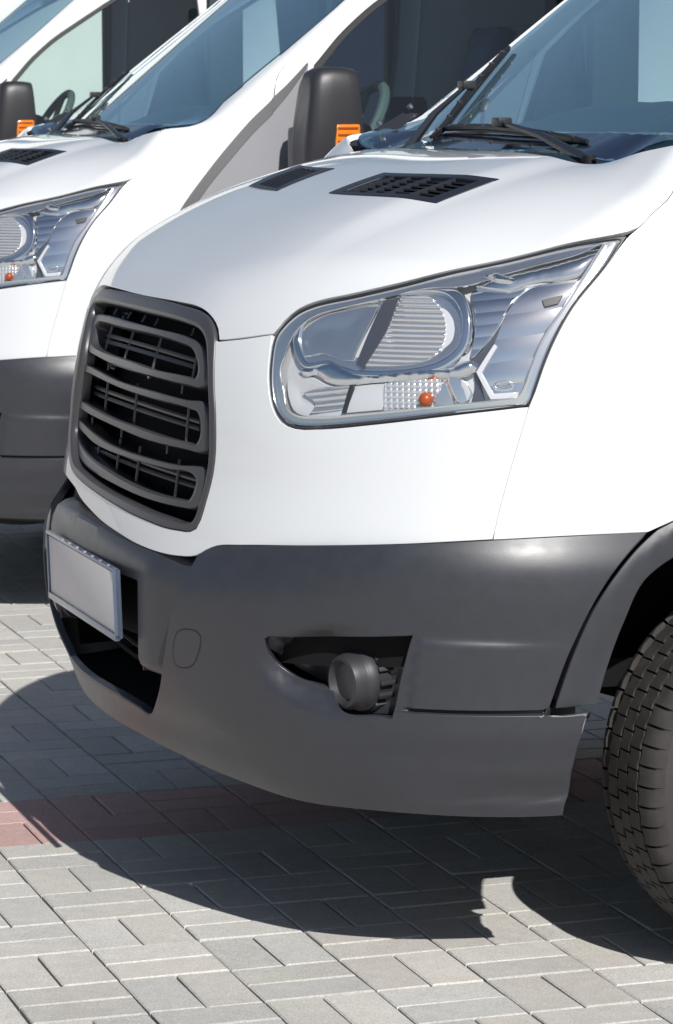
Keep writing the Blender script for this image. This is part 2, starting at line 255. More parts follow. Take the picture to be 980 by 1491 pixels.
D={
 'headlight':[[0.4353,0.3648],[0.4465,0.3806],[0.4641,0.3953],[0.4861,0.4047],[0.5424,0.4187],[0.6089,0.4388],[0.6884,0.4726],[0.7813,0.509],[0.868,0.5356,1],[0.8476,0.4889],[0.8167,0.4348],[0.8012,0.3947],[0.7917,0.3611],[0.7849,0.3329],[0.7791,0.3153,1],[0.7408,0.3055],[0.674,0.2905],[0.5998,0.2765],[0.518,0.2644],[0.4885,0.2631],[0.4664,0.269],[0.4511,0.2839],[0.4391,0.3136],[0.4353,0.3361]],
 'hood':[[-0.0,0.4],[0.1876,0.3959],[0.2634,0.3889],[0.3046,0.3767],[0.325,0.3648],[0.3347,0.3514,1],[0.3831,0.3571],[0.4353,0.3648,1],[0.4465,0.3806],[0.4641,0.3953],[0.4861,0.4047],[0.5424,0.4187],[0.6089,0.4388],[0.6884,0.4726],[0.7813,0.509],[0.8701,0.5387],[0.8812,0.5464],[0.896,0.5678],[0.9188,0.5987],[0.916,0.6728,1],[0.8061,0.6964],[0.6826,0.7255],[0.3805,0.8164],[-0.0,0.8503,1]],
 'grille':[[0.3263,0.3534],[0.3334,0.3323],[0.3423,0.301],[0.352,0.2681],[0.3571,0.2287],[0.3552,0.201],[0.3476,0.1681],[0.3412,0.1459],[0.334,0.1347],[0.3233,0.1303],[0.3016,0.129],[0.2676,0.1285],[0.219,0.1315],[0.1617,0.1351],[0.1136,0.1388],[0.0477,0.1428],[-0.021,0.1466],[-0.0778,0.1499],[-0.1257,0.1538],[-0.1605,0.1613],[-0.2036,0.1785],[-0.2452,0.1987],[-0.2548,0.2297],[-0.2427,0.265],[-0.2278,0.3003],[-0.2255,0.33],[-0.2421,0.354],[-0.2491,0.3693],[-0.2365,0.3816],[-0.2033,0.3916],[-0.1286,0.3976],[-0.0662,0.4004],[0.0331,0.401],[0.1242,0.3984],[0.2037,0.3931],[0.2638,0.3868],[0.2972,0.3781],[0.3153,0.3673]],
 'grille_in':[[-0.1975,0.3712],[-0.1189,0.3778],[-0.0149,0.3803],[0.0805,0.3791],[0.1632,0.3761],[0.2333,0.3707],[0.2815,0.3632],[0.3029,0.3522],[0.3201,0.3251],[0.3326,0.2899],[0.3387,0.2672],[0.344,0.2276],[0.3425,0.1977],[0.3353,0.1647],[0.3281,0.1456],[0.3175,0.1401],[0.2914,0.1388],[0.2648,0.1409],[0.2156,0.1438],[0.157,0.1482],[0.0851,0.1517],[-0.0074,0.1566],[-0.0683,0.1607],[-0.1201,0.165],[-0.1565,0.1766],[-0.194,0.2018],[-0.1926,0.236],[-0.1851,0.2704],[-0.1819,0.3044],[-0.1971,0.3327],[-0.2209,0.3561],[-0.222,0.3652]],
 'r1o':[[-0.2109,0.356],[-0.1412,0.3627],[-0.0422,0.3653],[0.1423,0.3616],[0.2435,0.3554],[0.2882,0.3461],[0.3066,0.3315],[0.3146,0.3126],[0.313,0.3029],[0.2999,0.2974],[0.2714,0.2977],[0.164,0.302],[-0.0028,0.3052],[-0.1148,0.3079],[-0.1747,0.3077],[-0.2013,0.3095],[-0.2147,0.3169],[-0.2235,0.331],[-0.2317,0.3467]],
 'r1i':[[-0.1682,0.3478],[-0.1337,0.3512],[-0.072,0.3531],[0.1148,0.3537],[0.2234,0.3467],[0.2637,0.3405],[0.2809,0.3278],[0.2871,0.3152],[0.2838,0.3082],[0.263,0.3095],[0.1575,0.3122],[0.0767,0.3166],[-0.0179,0.3178],[-0.0982,0.3176],[-0.1456,0.319],[-0.1648,0.3228],[-0.1751,0.3331],[-0.1799,0.3428]],
 'r2o':[[-0.2037,0.2886],[-0.1609,0.2921],[-0.0957,0.2927],[0.0129,0.2896],[0.1706,0.2862],[0.2756,0.2819],[0.3098,0.2821],[0.3244,0.274],[0.3309,0.2629],[0.3338,0.2398],[0.3285,0.2277],[0.3132,0.2224],[0.2859,0.2231],[0.1862,0.225],[0.0406,0.2308],[-0.0592,0.2323],[-0.1557,0.2319],[-0.2358,0.2317],[-0.2756,0.2354],[-0.2778,0.2523],[-0.236,0.276]],
 'r2i':[[-0.1846,0.2783],[-0.1547,0.2816],[-0.0859,0.2828],[0.02,0.2807],[0.1742,0.2759],[0.2781,0.2714],[0.2997,0.2674],[0.3076,0.2569],[0.3079,0.2399],[0.2997,0.232],[0.2758,0.2334],[0.2381,0.2343],[0.1191,0.2397],[0.0377,0.2414],[-0.0632,0.2437],[-0.1364,0.2446],[-0.1995,0.245],[-0.2221,0.2517],[-0.209,0.2663]],
 'r3o':[[-0.2414,0.2144],[-0.1675,0.2186],[-0.0755,0.2141],[0.0003,0.2094],[0.1602,0.2055],[0.2665,0.2045],[0.3212,0.2068],[0.3327,0.2036],[0.3362,0.1963],[0.3331,0.1755],[0.3266,0.1618],[0.3123,0.1554],[0.292,0.1544],[0.2066,0.1549],[0.0721,0.1599],[-0.022,0.1624],[-0.1053,0.1664],[-0.1705,0.1754],[-0.2301,0.1884],[-0.2778,0.2006]],
 'r3i':[[-0.1987,0.2043],[-0.1477,0.2045],[-0.0456,0.1989],[0.1296,0.1982],[0.2447,0.1966],[0.2966,0.1959],[0.3067,0.1893],[0.3038,0.1737],[0.2975,0.1659],[0.2807,0.1648],[0.2031,0.1651],[0.1058,0.1705],[0.0179,0.1764],[-0.0654,0.1815],[-0.1349,0.1881],[-0.1828,0.1962]],
 'fascia':[[0.0007,0.4,1],[0.1876,0.3959],[0.2634,0.3889],[0.3046,0.3767],[0.325,0.3648],[0.3347,0.3514,1],[0.3831,0.3571],[0.4318,0.3646,1],[0.4353,0.3361],[0.4391,0.3136],[0.4511,0.2839],[0.4664,0.269],[0.4885,0.2631],[0.518,0.2644],[0.5998,0.2765],[0.674,0.2905],[0.7408,0.3055],[0.7791,0.3153,1],[0.7626,0.2455],[0.7515,0.1935],[0.7462,0.1607,1],[0.6575,0.1485],[0.5246,0.1343],[0.4185,0.1244],[0.3762,0.1191],[0.3576,0.1122],[0.3384,0.1036],[0.2938,0.0984],[0.2548,0.0978],[0.196,0.1006],[0.1332,0.1064],[0.0602,0.1129],[-0.005,0.1207],[-0.059,0.1282],[-0.0953,0.1362]],
 'fender':[[0.7791,0.3153,1],[0.7849,0.3329],[0.7917,0.3611],[0.8012,0.3947],[0.8167,0.4348],[0.8476,0.4889],[0.8708,0.534],[0.8812,0.5464],[0.896,0.5678],[0.9188,0.5987],[0.916,0.6728,1],[0.9919,0.6989],[1.0595,0.7997,1],[1.1079,0.7608],[1.1499,0.7277,1],[1.2164,0.7877,1],[1.2236,0.718],[1.2278,0.5921],[1.2431,0.4028],[1.2793,0.235,1],[1.1233,0.2767],[1.0015,0.2356],[0.9337,0.1983],[0.9096,0.1842,1],[0.8399,0.1744],[0.7462,0.1607,1],[0.7515,0.1935],[0.7626,0.2455]],
 'pillar':[[0.5419,0.37,1],[0.6532,0.5759],[0.7591,0.783],[0.8997,0.9747,1],[1.1183,1.0323,1],[0.8663,0.8308],[0.6861,0.5798],[0.6569,0.5142],[0.64,0.481],[0.6269,0.4386],[0.629,0.4037],[0.6317,0.3836,1],[0.6113,0.3291,1],[0.5855,0.3554]],
 'windshield':[[-0.0,0.3032,1],[0.2414,0.2964],[0.4124,0.2825],[0.4903,0.2978,1],[0.5303,0.3119],[0.5372,0.374],[0.6496,0.5807],[0.7523,0.7862],[0.8746,0.9648,1],[-0.0,1.1453,1]],
 'door':[[0.6317,0.3836,1],[0.629,0.4037],[0.6269,0.4386],[0.64,0.481],[0.6569,0.5142],[0.6861,0.5798],[0.8663,0.8308],[1.1392,1.0058,1],[1.3633,1.039,1],[1.4056,0.7198],[1.4248,0.2832],[1.4152,-0.0966],[1.3961,-0.3685,1],[0.8478,-0.286,1],[0.7953,-0.1936],[0.7045,-0.0634,1],[0.6787,0.0627],[0.6649,0.2169],[0.6452,0.321]],
 'window':[[0.6886,0.2476,1],[0.6733,0.4734,1],[0.7039,0.5603],[0.7562,0.6566],[0.9273,0.8507],[1.0769,0.9427],[1.2606,0.9757,1],[1.3152,0.7214],[1.3135,0.3513,1],[0.9457,0.2614]],
 'sail':[[0.9897,0.504,1],[1.0058,0.5365],[1.0436,0.5978],[1.0848,0.6557],[1.1498,0.7298],[1.2153,0.7875,1],[1.2236,0.718],[1.2278,0.5921],[1.2341,0.5399,1],[1.1071,0.5165],[0.9964,0.4966]],
 'doorsail':[[0.6325,0.384,1],[0.6671,0.473,1],[0.6908,0.2547,1],[0.7289,0.1876,1],[0.6767,0.1766,1],[0.6657,0.2171],[0.646,0.3213]],
 'sailband':[[0.9883,0.5021,1],[1.0058,0.5365],[1.0436,0.5978],[1.0848,0.6557],[1.1498,0.7298],[1.2143,0.786,1],[1.2149,0.7574,1],[1.1586,0.7068],[1.0935,0.6312],[1.052,0.5744],[1.0241,0.5273],[1.0086,0.5009,1]],
 'doorband':[[0.6325,0.384,1],[0.649,0.424],[0.6671,0.473,1],[0.6659,0.4571,1],[0.6516,0.4034],[0.6371,0.3579,1]],
 'bumper':[[-0.0,-0.146],[0.171,-0.1486],[0.3594,-0.1625],[0.4879,-0.1691],[0.6158,-0.1676],[0.7233,-0.1762],[0.8104,-0.1868,1],[0.8497,-0.0446,1],[0.8061,-0.0455,1],[0.8311,0.0308],[0.861,0.0992],[0.8942,0.1604],[0.9103,0.1857,1],[0.8397,0.1744],[0.7468,0.1607],[0.6613,0.1487],[0.5318,0.1348],[0.4194,0.1245],[0.3785,0.1202],[0.3577,0.1131],[0.3454,0.1036,1],[0.3432,0.0835],[0.3352,0.0567],[0.3214,0.0256],[0.3064,-0.0127],[0.2771,-0.0593],[0.2374,-0.0933],[0.2064,-0.1096],[0.1884,-0.1053],[-0.0,-0.0999]],
 'fogopen':[[0.4774,0.0252],[0.5151,0.0292],[0.5773,0.036],[0.6343,0.0427],[0.6657,0.0457,1],[0.6587,0.0224],[0.6497,-0.0098],[0.641,-0.0502,1],[0.6119,-0.0501],[0.5838,-0.0501],[0.5689,-0.0438],[0.5552,-0.0294],[0.5323,-0.0246],[0.5049,-0.0177],[0.4823,-0.0008]],
 'archtrim':[[0.8098,-0.0421,1],[0.8303,0.0297],[0.8573,0.098],[0.8933,0.1588],[0.9146,0.1842],[0.9601,0.2317],[1.0304,0.2742],[1.1233,0.3015],[1.2252,0.2993],[1.3734,0.2404],[1.5208,0.0995],[1.6008,-0.0599,1],[1.5208,-0.0599,1],[1.4415,0.0792],[1.3353,0.1733],[1.2252,0.2176],[1.1233,0.2217],[1.0304,0.1988],[0.9114,0.1278],[0.8816,0.0647],[0.8625,0.006],[0.8515,-0.0422,1]],
 'tow':[[0.337,0.0141],[0.3705,0.0193],[0.3761,0.0153],[0.3705,-0.0038],[0.3587,-0.0191],[0.3506,-0.0226],[0.3285,-0.0234],[0.3256,-0.0181],[0.3288,0.0002]],
 'vent':[[0.1926,0.6199,1],[0.2093,0.6921,1],[0.5774,0.6577,1],[0.5281,0.5881,1]],
 'ventin':[[0.2377,0.6201,1],[0.2528,0.6782,1],[0.5487,0.6507,1],[0.5097,0.5983,1]],
 'ventfar':[[-0.0807,0.6224,1],[-0.1195,0.7053,1],[-0.4147,0.679,1],[-0.2924,0.6118,1]],
 'ventfarin':[[-0.1027,0.6268,1],[-0.156,0.6948,1],[-0.3262,0.6822,1],[-0.2528,0.6217,1]],
 'h_rimo':[[0.4356,0.3471],[0.448,0.3685],[0.4699,0.3909],[0.5125,0.4052],[0.5677,0.4183],[0.6266,0.4383],[0.651,0.4435],[0.6849,0.4488],[0.7175,0.4694],[0.7545,0.4838],[0.8023,0.502],[0.8515,0.527,1],[0.8319,0.4798],[0.81,0.4321],[0.7917,0.3957],[0.7836,0.3666],[0.7754,0.3335],[0.7718,0.3186,1],[0.7373,0.3102],[0.6698,0.2958],[0.5951,0.2827],[0.5181,0.2713],[0.4819,0.2702],[0.4633,0.2769],[0.4497,0.2938],[0.441,0.3156]],
 'h_rimi':[[0.4584,0.3432],[0.4662,0.369],[0.4888,0.389],[0.5282,0.4018],[0.5818,0.4165],[0.6355,0.4339],[0.6842,0.4424],[0.7177,0.4612],[0.7537,0.478],[0.8009,0.4978],[0.8378,0.5195,1],[0.8206,0.4757],[0.801,0.4306],[0.784,0.3943],[0.775,0.3603],[0.7683,0.3342],[0.7636,0.3245,1],[0.7342,0.3166],[0.6663,0.3024],[0.591,0.2892],[0.5187,0.2791],[0.4851,0.2796],[0.4713,0.2876],[0.464,0.305],[0.4543,0.327]],
 'h_bowl':[[0.4807,0.3504],[0.473,0.3661],[0.4748,0.384],[0.4947,0.3967],[0.5626,0.4125],[0.6335,0.4317],[0.6604,0.4309],[0.6802,0.4178],[0.6907,0.3972],[0.6893,0.3741],[0.6727,0.3563],[0.6444,0.3449],[0.5712,0.3353],[0.545,0.3379],[0.5232,0.3431],[0.4931,0.3389]],
 'h_bowlrim':[[0.4722,0.3453],[0.461,0.3654],[0.4607,0.3891],[0.4842,0.4042],[0.5585,0.4214],[0.6289,0.4412],[0.6601,0.4436],[0.6866,0.4289],[0.7009,0.3987],[0.6992,0.3708],[0.6808,0.3495],[0.6505,0.3374],[0.5724,0.3282],[0.5405,0.3304],[0.5216,0.3362],[0.4883,0.3322]],
 'h_left':[[0.481,0.3467],[0.4698,0.3694],[0.4728,0.388],[0.4928,0.3989],[0.5537,0.4125],[0.5724,0.4175],[0.5559,0.346,1],[0.5352,0.3455],[0.5125,0.3509]],
 'h_div':[[0.5635,0.3426,1],[0.5836,0.4161,1],[0.602,0.4212,1],[0.5959,0.3842],[0.5734,0.3379,1]],
 'h_flute':[[0.5704,0.34,1],[0.5923,0.3909],[0.5966,0.4236,1],[0.6268,0.4308],[0.6508,0.4188],[0.6659,0.3979],[0.6671,0.3746],[0.6548,0.3572],[0.6282,0.3469]],
 'h_brow':[[0.4821,0.3292],[0.5061,0.3335],[0.5276,0.3404],[0.5504,0.334],[0.5709,0.3301],[0.6031,0.3335],[0.6484,0.3427],[0.6822,0.3469],[0.7066,0.3583],[0.7165,0.352],[0.7017,0.3411],[0.6645,0.3335],[0.5938,0.3239],[0.5418,0.3168],[0.5269,0.3189],[0.5107,0.3257],[0.4896,0.3234]],
 'h_low':[[0.4648,0.3197],[0.4965,0.3228],[0.5284,0.3151],[0.5952,0.3224],[0.6611,0.3326],[0.694,0.3385],[0.7068,0.3244],[0.701,0.3103],[0.5881,0.2898],[0.503,0.2787],[0.4783,0.2845]],
 'h_slatbox':[[0.4913,0.3041,1],[0.5178,0.3118],[0.5579,0.317,1],[0.551,0.2907,1],[0.5037,0.2808,1],[0.5113,0.2935]],
 'h_divider':[[0.5593,0.317,1],[0.5643,0.3174,1],[0.5579,0.2877,1],[0.5523,0.2868,1]],
 'h_plain':[[0.564,0.317,1],[0.6043,0.3219,1],[0.6047,0.2945,1],[0.558,0.2872,1]],
 'h_turn':[[0.606,0.3233,1],[0.6736,0.3338,1],[0.6707,0.3035,1],[0.6072,0.2934,1]],
 'h_facet':[[0.6734,0.3344,1],[0.6958,0.3378],[0.7087,0.3224],[0.7018,0.3109,1],[0.6713,0.3049,1]],
 'h_step':[[0.6889,0.4429],[0.7065,0.4568],[0.753,0.4571],[0.7393,0.434],[0.7293,0.4029],[0.7129,0.3727],[0.705,0.3625],[0.7055,0.3854],[0.7031,0.4086]],
 'h_dark':[[0.7391,0.4354,1],[0.7321,0.4063],[0.7101,0.367],[0.6937,0.3504],[0.7052,0.3519],[0.7119,0.3312],[0.7088,0.313,1],[0.7244,0.3128,1],[0.7126,0.347,1],[0.7276,0.3741],[0.7412,0.4077]],
 'h_panel':[[0.7154,0.347,1],[0.7279,0.3761],[0.7407,0.4251],[0.7565,0.4504],[0.7877,0.4654],[0.8145,0.4803,1],[0.7999,0.4356],[0.7787,0.3845],[0.7703,0.3485],[0.763,0.3256,1],[0.7335,0.3195,1]],
 'h_top':[[0.6941,0.4464,1],[0.7273,0.4668],[0.7645,0.4811],[0.8373,0.5135,1],[0.821,0.4795],[0.7606,0.4597],[0.7343,0.4465,1]],
 'h_hex':[[0.7158,0.3465,1],[0.7318,0.3796,1],[0.7347,0.3782,1],[0.7208,0.3467,1],[0.7366,0.3243,1],[0.7635,0.33,1],[0.763,0.3246,1],[0.7343,0.3187,1]],
 'h_chip':[[0.778,0.4389,1],[0.7996,0.4487,1],[0.7959,0.4384,1],[0.782,0.4323,1]],
 'h_bump':[[0.6996,0.46,1],[0.7125,0.4664,1],[0.7429,0.4598,1],[0.7339,0.4532,1],[0.7187,0.4534]],
 'h_emb':[[0.736,0.3332],[0.7392,0.3376],[0.7478,0.3407],[0.7558,0.3401],[0.7591,0.3374],[0.7563,0.333],[0.7486,0.33],[0.7398,0.3301]],
}

OO = np.array([1.5, 0, .55])
O2 = np.array([2.4, 0, .9])
def dirs(A):
    az, el = A[:, 0], A[:, 1]
    return np.c_[-np.cos(el)*np.cos(az), -np.cos(el)*np.sin(az), np.sin(el)]
def solve(A, F, OO=OO):
    d = dirs(A); lo = np.full(len(A), .15); hi = np.full(len(A), 3.4)
    for _ in range(34):
        m = (lo+hi)/2; ins = F(OO+d*m[:, None]) < 0
        lo = np.where(ins, m, lo); hi = np.where(ins, hi, m)
    return OO+d*((lo+hi)/2)[:, None]
def grad(P, F, e=1.2e-3):
    g = np.stack([F(P+np.eye(3)[k]*e)-F(P-np.eye(3)[k]*e) for k in range(3)], 1)
    return g/np.maximum(np.linalg.norm(g, axis=1), 1e-9)[:, None]
def spline(pts, closed=True, seg=.008):
    """Catmull-Rom through non-corner points, straight/cornered at flagged ones"""
    n = len(pts); P = [np.array(p[:2], float) for p in pts]; cor = [len(p) > 2 and p[2] for p in pts]; out = []; fl = []
    for i in range(n if closed else n-1):
        j = (i+1) % n; p0 = P[i-1]; p1 = P[i]; p2 = P[j]; p3 = P[(j+1) % n]
        L = np.linalg.norm(p2-p1); k = max(1, int(round(L/seg)))
        l1, l3 = np.linalg.norm(p1-p0)+1e-9, np.linalg.norm(p3-p2)+1e-9
        m1 = (p2-p1) if cor[i] else ((p1-p0)/l1*L+(p2-p1))*.5
        m2 = (p2-p1) if cor[j] else ((p3-p2)/l3*L+(p2-p1))*.5
        for q in range(k):
            t = q/k; out.append((2*t**3-3*t**2+1)*p1+(t**3-2*t**2+t)*m1+(-2*t**3+3*t**2)*p2+(t**3-t**2)*m2)
            fl.append(bool(cor[i]) and q == 0)
    return np.array(out)
def area(P): x, y = P[:, 0], P[:, 1]; return .5*np.sum(x*np.roll(y, -1)-np.roll(x, -1)*y)
def inset(P, d):
    if area(P) < 0: P = P[::-1]
    e = np.roll(P, -1, 0)-P; e /= np.linalg.norm(e, axis=1)[:, None]+1e-12
    nr = np.c_[-e[:, 1], e[:, 0]]; a = nr+np.roll(nr, 1, 0); l = np.maximum((a*a).sum(1), .5)
    return P+a*(2*d/l)[:, None]*1.0
def inside(P, Q):
    x, y = P[:, 0][:, None], P[:, 1][:, None]; x1, y1 = Q[:, 0], Q[:, 1]; x2, y2 = np.roll(x1, -1), np.roll(y1, -1)
    with np.errstate(divide='ignore', invalid='ignore'):
        c = ((y1 > y) != (y2 > y)) & (x < (x2-x1)*(y-y1)/(y2-y1)+x1)
    return c.sum(1) % 2 == 1
def dist(P, Q):
    a = Q; b = np.roll(Q, -1, 0)-Q; L = np.maximum((b*b).sum(1), 1e-12); out = np.full(len(P), 9.)
    for s in range(0, len(P), 4000):
        p = P[s:s+4000]; ap = p[:, None]-a[None]; t = np.clip((ap*b).sum(2)/L, 0, 1)
        out[s:s+4000] = np.sqrt(((ap-t[..., None]*b)**2).sum(2)).min(1)
    return out
def sym(half):
    """mirror a near-side half outline (first and last point on the centre line)"""
    h = [list(p) for p in half]; h[0][0] = 0; h[-1][0] = 0
    return h+[[-p[0]]+p[1:] for p in h[-2:0:-1]]
def panel(name, outline, m, parent, F=fW, off=0, step=.012, gap=.0012, flange=.014, holes=(), pillow=None, disp=None, seg=None, auto=False, extra=None, smoothed=False, rnd=.0018, org=0):
    seg = seg or step
    Q = outline if smoothed else spline(outline, seg=seg)
    Q = inset(Q, gap); loops = [Q]
    for h in holes:
        hq = inset(spline(h, seg=seg), -gap); loops.append(hq[::-1])
    lo, hi = Q.min(0), Q.max(0)
    xs = np.arange(lo[0], hi[0], step); ys = np.arange(lo[1], hi[1], step*.866)
    G = np.array([(x+(step/2 if j % 2 else 0), y) for j, y in enumerate(ys) for x in xs])
    def isin(P):
        r = inside(P, Q)
        for l in loops[1:]: r &= ~inside(P, l)
        return r
    if len(G): G = G[isin(G)]
    if extra is not None:
        box = (G[:, 1] > extra[:, 1].min()-.02) & (G[:, 1] < extra[:, 1].max()+.02)
        dd_ = np.full(len(G), 9.); gb = G[box]
        dd_[box] = np.array([np.sqrt(((extra-g_)**2).sum(1).min()) for g_ in gb]) if box.any() else 9.
        G = G[dd_ > .0055]
    if len(G):
        for l in loops: G = G[dist(G, l) > step*.45]
    if extra is not None:
        E = extra[isin(extra)]; 
        for l in loops: E = E[dist(E, l) > step*.3]
        G = np.r_[G, E]
    A = []; edges = []
    for l in loops:
        o = len(A); A += [tuple(p) for p in l]; edges += [(o+i, o+(i+1) % len(l)) for i in range(len(l))]
    nb = len(A); A += [tuple(p) for p in G]
    r = geometry.delaunay_2d_cdt([Vector(p) for p in A], edges, [], 0, 1e-7)
    V2 = np.array([tuple(v) for v in r[0]]); T = [tuple(t) for t in r[2]]
    T = np.array([t for t in T if len(t) == 3]); cen = V2[T].mean(1); T = T[isin(cen)]
    a = V2[T]; s = (a[:, 1, 0]-a[:, 0, 0])*(a[:, 2, 1]-a[:, 0, 1])-(a[:, 2, 0]-a[:, 0, 0])*(a[:, 1, 1]-a[:, 0, 1])
    T = np.where((s > 0)[:, None], T, T[:, ::-1])
    if pillow:
        w, h = pillow; dd = np.min([dist(V2, l) for l in loops], 0); pv = h*(1-(1-np.clip(dd/w, 0, 1))**2)**.5 if h > 0 else h*sstep(0, w, dd)
    else: pv = 0
    def FF(P, pv=pv):
        d_ = disp(P) if disp else 0
        return F(P)-off-d_-pv
    P = solve(V2, FF, O2 if org else OO)
    def FG(P):
        return F(P)-off-(disp(P) if disp else 0)
    N = grad(P, FG)
    V = list(P); NN = list(N); Fc = [tuple(t) for t in T]
    # rounded edge and flange
    if flange:
        key = {}
        for i, p in enumerate(V2): key[(round(p[0], 6), round(p[1], 6))] = i
        for l in loops:
            ids = [key.get((round(p[0], 6), round(p[1], 6))) for p in l]
            if None in ids:
                ids = [int(np.argmin(((V2-p)**2).sum(1))) for p in l]
            n = len(ids); ps = P[ids]; ns = N[ids]; tg = np.roll(ps, -1, 0)-np.roll(ps, 1, 0)
            tg /= np.linalg.norm(tg, axis=1)[:, None]+1e-12; ow = np.cross(ns, tg)
            # outward = away from panel
            ow *= -1 if area(l) * 1 > 0 else -1
            mid = ps.mean(0)
            test = V2[ids]+0; 
            e = np.roll(V2[ids], -1, 0)-np.roll(V2[ids], 1, 0); nr = np.c_[e[:, 1], -e[:, 0]]; nr /= np.linalg.norm(nr, axis=1)[:, None]+1e-12
            # loops are ordered with the panel on their left, so nr points away from it
            q3 = solve(V2[ids]+nr*.001, FG, O2 if org else OO); w_ = q3-ps; w_ -= ns*(w_*ns).sum(1)[:, None]
            w_ /= np.linalg.norm(w_, axis=1)[:, None]+1e-12
            o = len(V)
            V += list(ps+w_*rnd*.5-ns*rnd*.45); NN += list((ns+w_)/1.414)
            V += list(ps+w_*rnd*.7-ns*rnd*1.3); NN += list(w_)
            V += list(ps+w_*rnd*.7-ns*flange); NN += list(w_)
            rows = [ids, list(range(o, o+n)), list(range(o+n, o+2*n)), list(range(o+2*n, o+3*n))]
            for k in range(3):
                for i in range(n):
                    j = (i+1) % n; Fc.append((rows[k][i], rows[k][j], rows[k+1][j], rows[k+1][i])[::-1])
    me_n = None if (auto or pillow) else [tuple(x) for x in NN]
    return mesh_obj(name, V, Fc, m, parent, True, 40 if (auto or pillow) else None, me_n)
def P3(az, el, F=fW, off=0): return Vector(solve(np.array([[az, el]]), lambda P: F(P)-off)[0])
def par(x, y, z):
    v = np.array([x, y, z])-OO; return [math.atan2(-v[1], -v[0]), math.atan2(v[2], math.hypot(v[0], v[1]))]
def onW(x, y, z, F=fW, off=0): return P3(*par(x, y, z), F, off)
def mirrored(o, parent=None):
    """copy of a near-side part for the far side, its sub-parts with it"""
    c = o.copy(); COL.objects.link(c); c.parent = parent or o.parent
    s = o.scale.copy(); l = o.location.copy(); c.location = (l.x, -l.y, l.z)
    c.scale = (s.x, -s.y, s.z)
    for ch in list(o.children):
        d = ch.copy(); COL.objects.link(d); d.parent = c
    return c
def tag(o, **k):
    for a, b in k.items(): o[a] = b
    return o

# ================================================================ ground: sheet, pavers
gm = mat('asphalt_ground', (.40, .395, .38), .9, noise=(2, .15))
g = mesh_obj('ground', [(-900, -900, -.03), (900, -900, -.03), (900, 900, -.03), (-900, 900, -.03)], [(0, 1, 2, 3)], gm, None, False); g['kind'] = 'structure'
def paver_material():
    m = bpy.data.materials.new('concrete_paver'); m.use_nodes = True; n = m.node_tree; b = n.nodes['Principled BSDF']; L = n.links.new
    geo = n.nodes.new('ShaderNodeNewGeometry'); at = n.nodes.new('ShaderNodeAttribute'); at.attribute_name = 'tone'
    oi = n.nodes.new('ShaderNodeObjectInfo')
    def noise(sc, det=4, rough=.6):
        t = n.nodes.new('ShaderNodeTexNoise'); t.inputs['Scale'].default_value = sc; t.inputs['Detail'].default_value = det
        t.inputs['Roughness'].default_value = rough; L(geo.outputs['Position'], t.inputs['Vector']); return t
    def mrange(src, a, c, d, e):
        r = n.nodes.new('ShaderNodeMapRange'); r.inputs[1].default_value = a; r.inputs[2].default_value = c
        r.inputs[3].default_value = d; r.inputs[4].default_value = e; L(src, r.inputs[0]); return r.outputs[0]
    def mul(a, c):
        x = n.nodes.new('ShaderNodeMath'); x.operation = 'MULTIPLY'; L(a, x.inputs[0]); L(c, x.inputs[1]); return x.outputs[0]
    big = noise(1.3, 5); mid = noise(28, 5, .7); fine = noise(230, 5, .75); spk = noise(420, 2, .5); pit = noise(130, 3, .6)
    v = mul(mrange(big.outputs[0], .3, .7, .90, 1.10), mrange(mid.outputs[0], .3, .7, .92, 1.08))
    v = mul(v, mrange(fine.outputs[0], .3, .7, .70, 1.26)); v = mul(v, mrange(spk.outputs[0], .64, .76, 1, 1.32))
    v = mul(v, mrange(pit.outputs[0], .24, .33, .62, 1))
    v = mul(v, mrange(oi.outputs['Random'], 0, 1, .94, 1.05))
    v = mul(v, at.outputs['Alpha'])
    c = n.nodes.new('ShaderNodeVectorMath'); c.operation = 'SCALE'; L(at.outputs['Color'], c.inputs[0]); L(v, c.inputs['Scale'])
    L(c.outputs[0], b.inputs['Base Color']); b.inputs['Roughness'].default_value = .88; b.inputs['Specular IOR Level'].default_value = .3
    bp = n.nodes.new('ShaderNodeBump'); bp.inputs['Strength'].default_value = .55; bp.inputs['Distance'].default_value = .0012
    ad = n.nodes.new('ShaderNodeMath'); ad.operation = 'MULTIPLY_ADD'; ad.inputs[1].default_value = .8; L(fine.outputs[0], ad.inputs[0]); L(pit.outputs[0], ad.inputs[2])
    L(ad.outputs[0], bp.inputs['Height']); L(bp.outputs[0], b.inputs['Normal'])
    return m
PAVM = paver_material()
pave = mesh_obj('pavement', [(-6, -8, -.022), (9, -8, -.022), (9, 24, -.022), (-6, 24, -.022)], [(0, 1, 2, 3)], mat('joint_sand', (.10, .095, .085), .95, noise=(60, .3)), None, False)
pave['kind'] = 'structure'
S_ = .2; OX, OY = -.1145, 1.529
def brick_geo(w, l, rnd):
    """chamfered paver, w along x, l along y, top near z=0"""
    g_ = .0014+rnd.random()*.0009; hx, hy = w/2-g_, l/2-g_; ch = .0025+rnd.random()*.001; dz = .0026
    t = [rnd.uniform(-.0008, .0008) for _ in range(4)]
    sx = [(-1, -1), (1, -1), (1, 1), (-1, 1)]
    V = [(a*(hx-ch)+rnd.uniform(-.0006, .0006), b*(hy-ch)+rnd.uniform(-.0006, .0006), t[i]) for i, (a, b) in enumerate(sx)]
    V += [(a*hx+rnd.uniform(-.0007, .0007), b*hy+rnd.uniform(-.0007, .0007), t[i]-dz) for i, (a, b) in enumerate(sx)]
    V += [(a*hx, b*hy, -.02) for a, b in sx]
    F = [(0, 1, 2, 3)]
    for k in (0, 4):
        for i in range(4): j = (i+1) % 4; F.append((k+4+i, k+4+j, k+j, k+i))
    return V, F
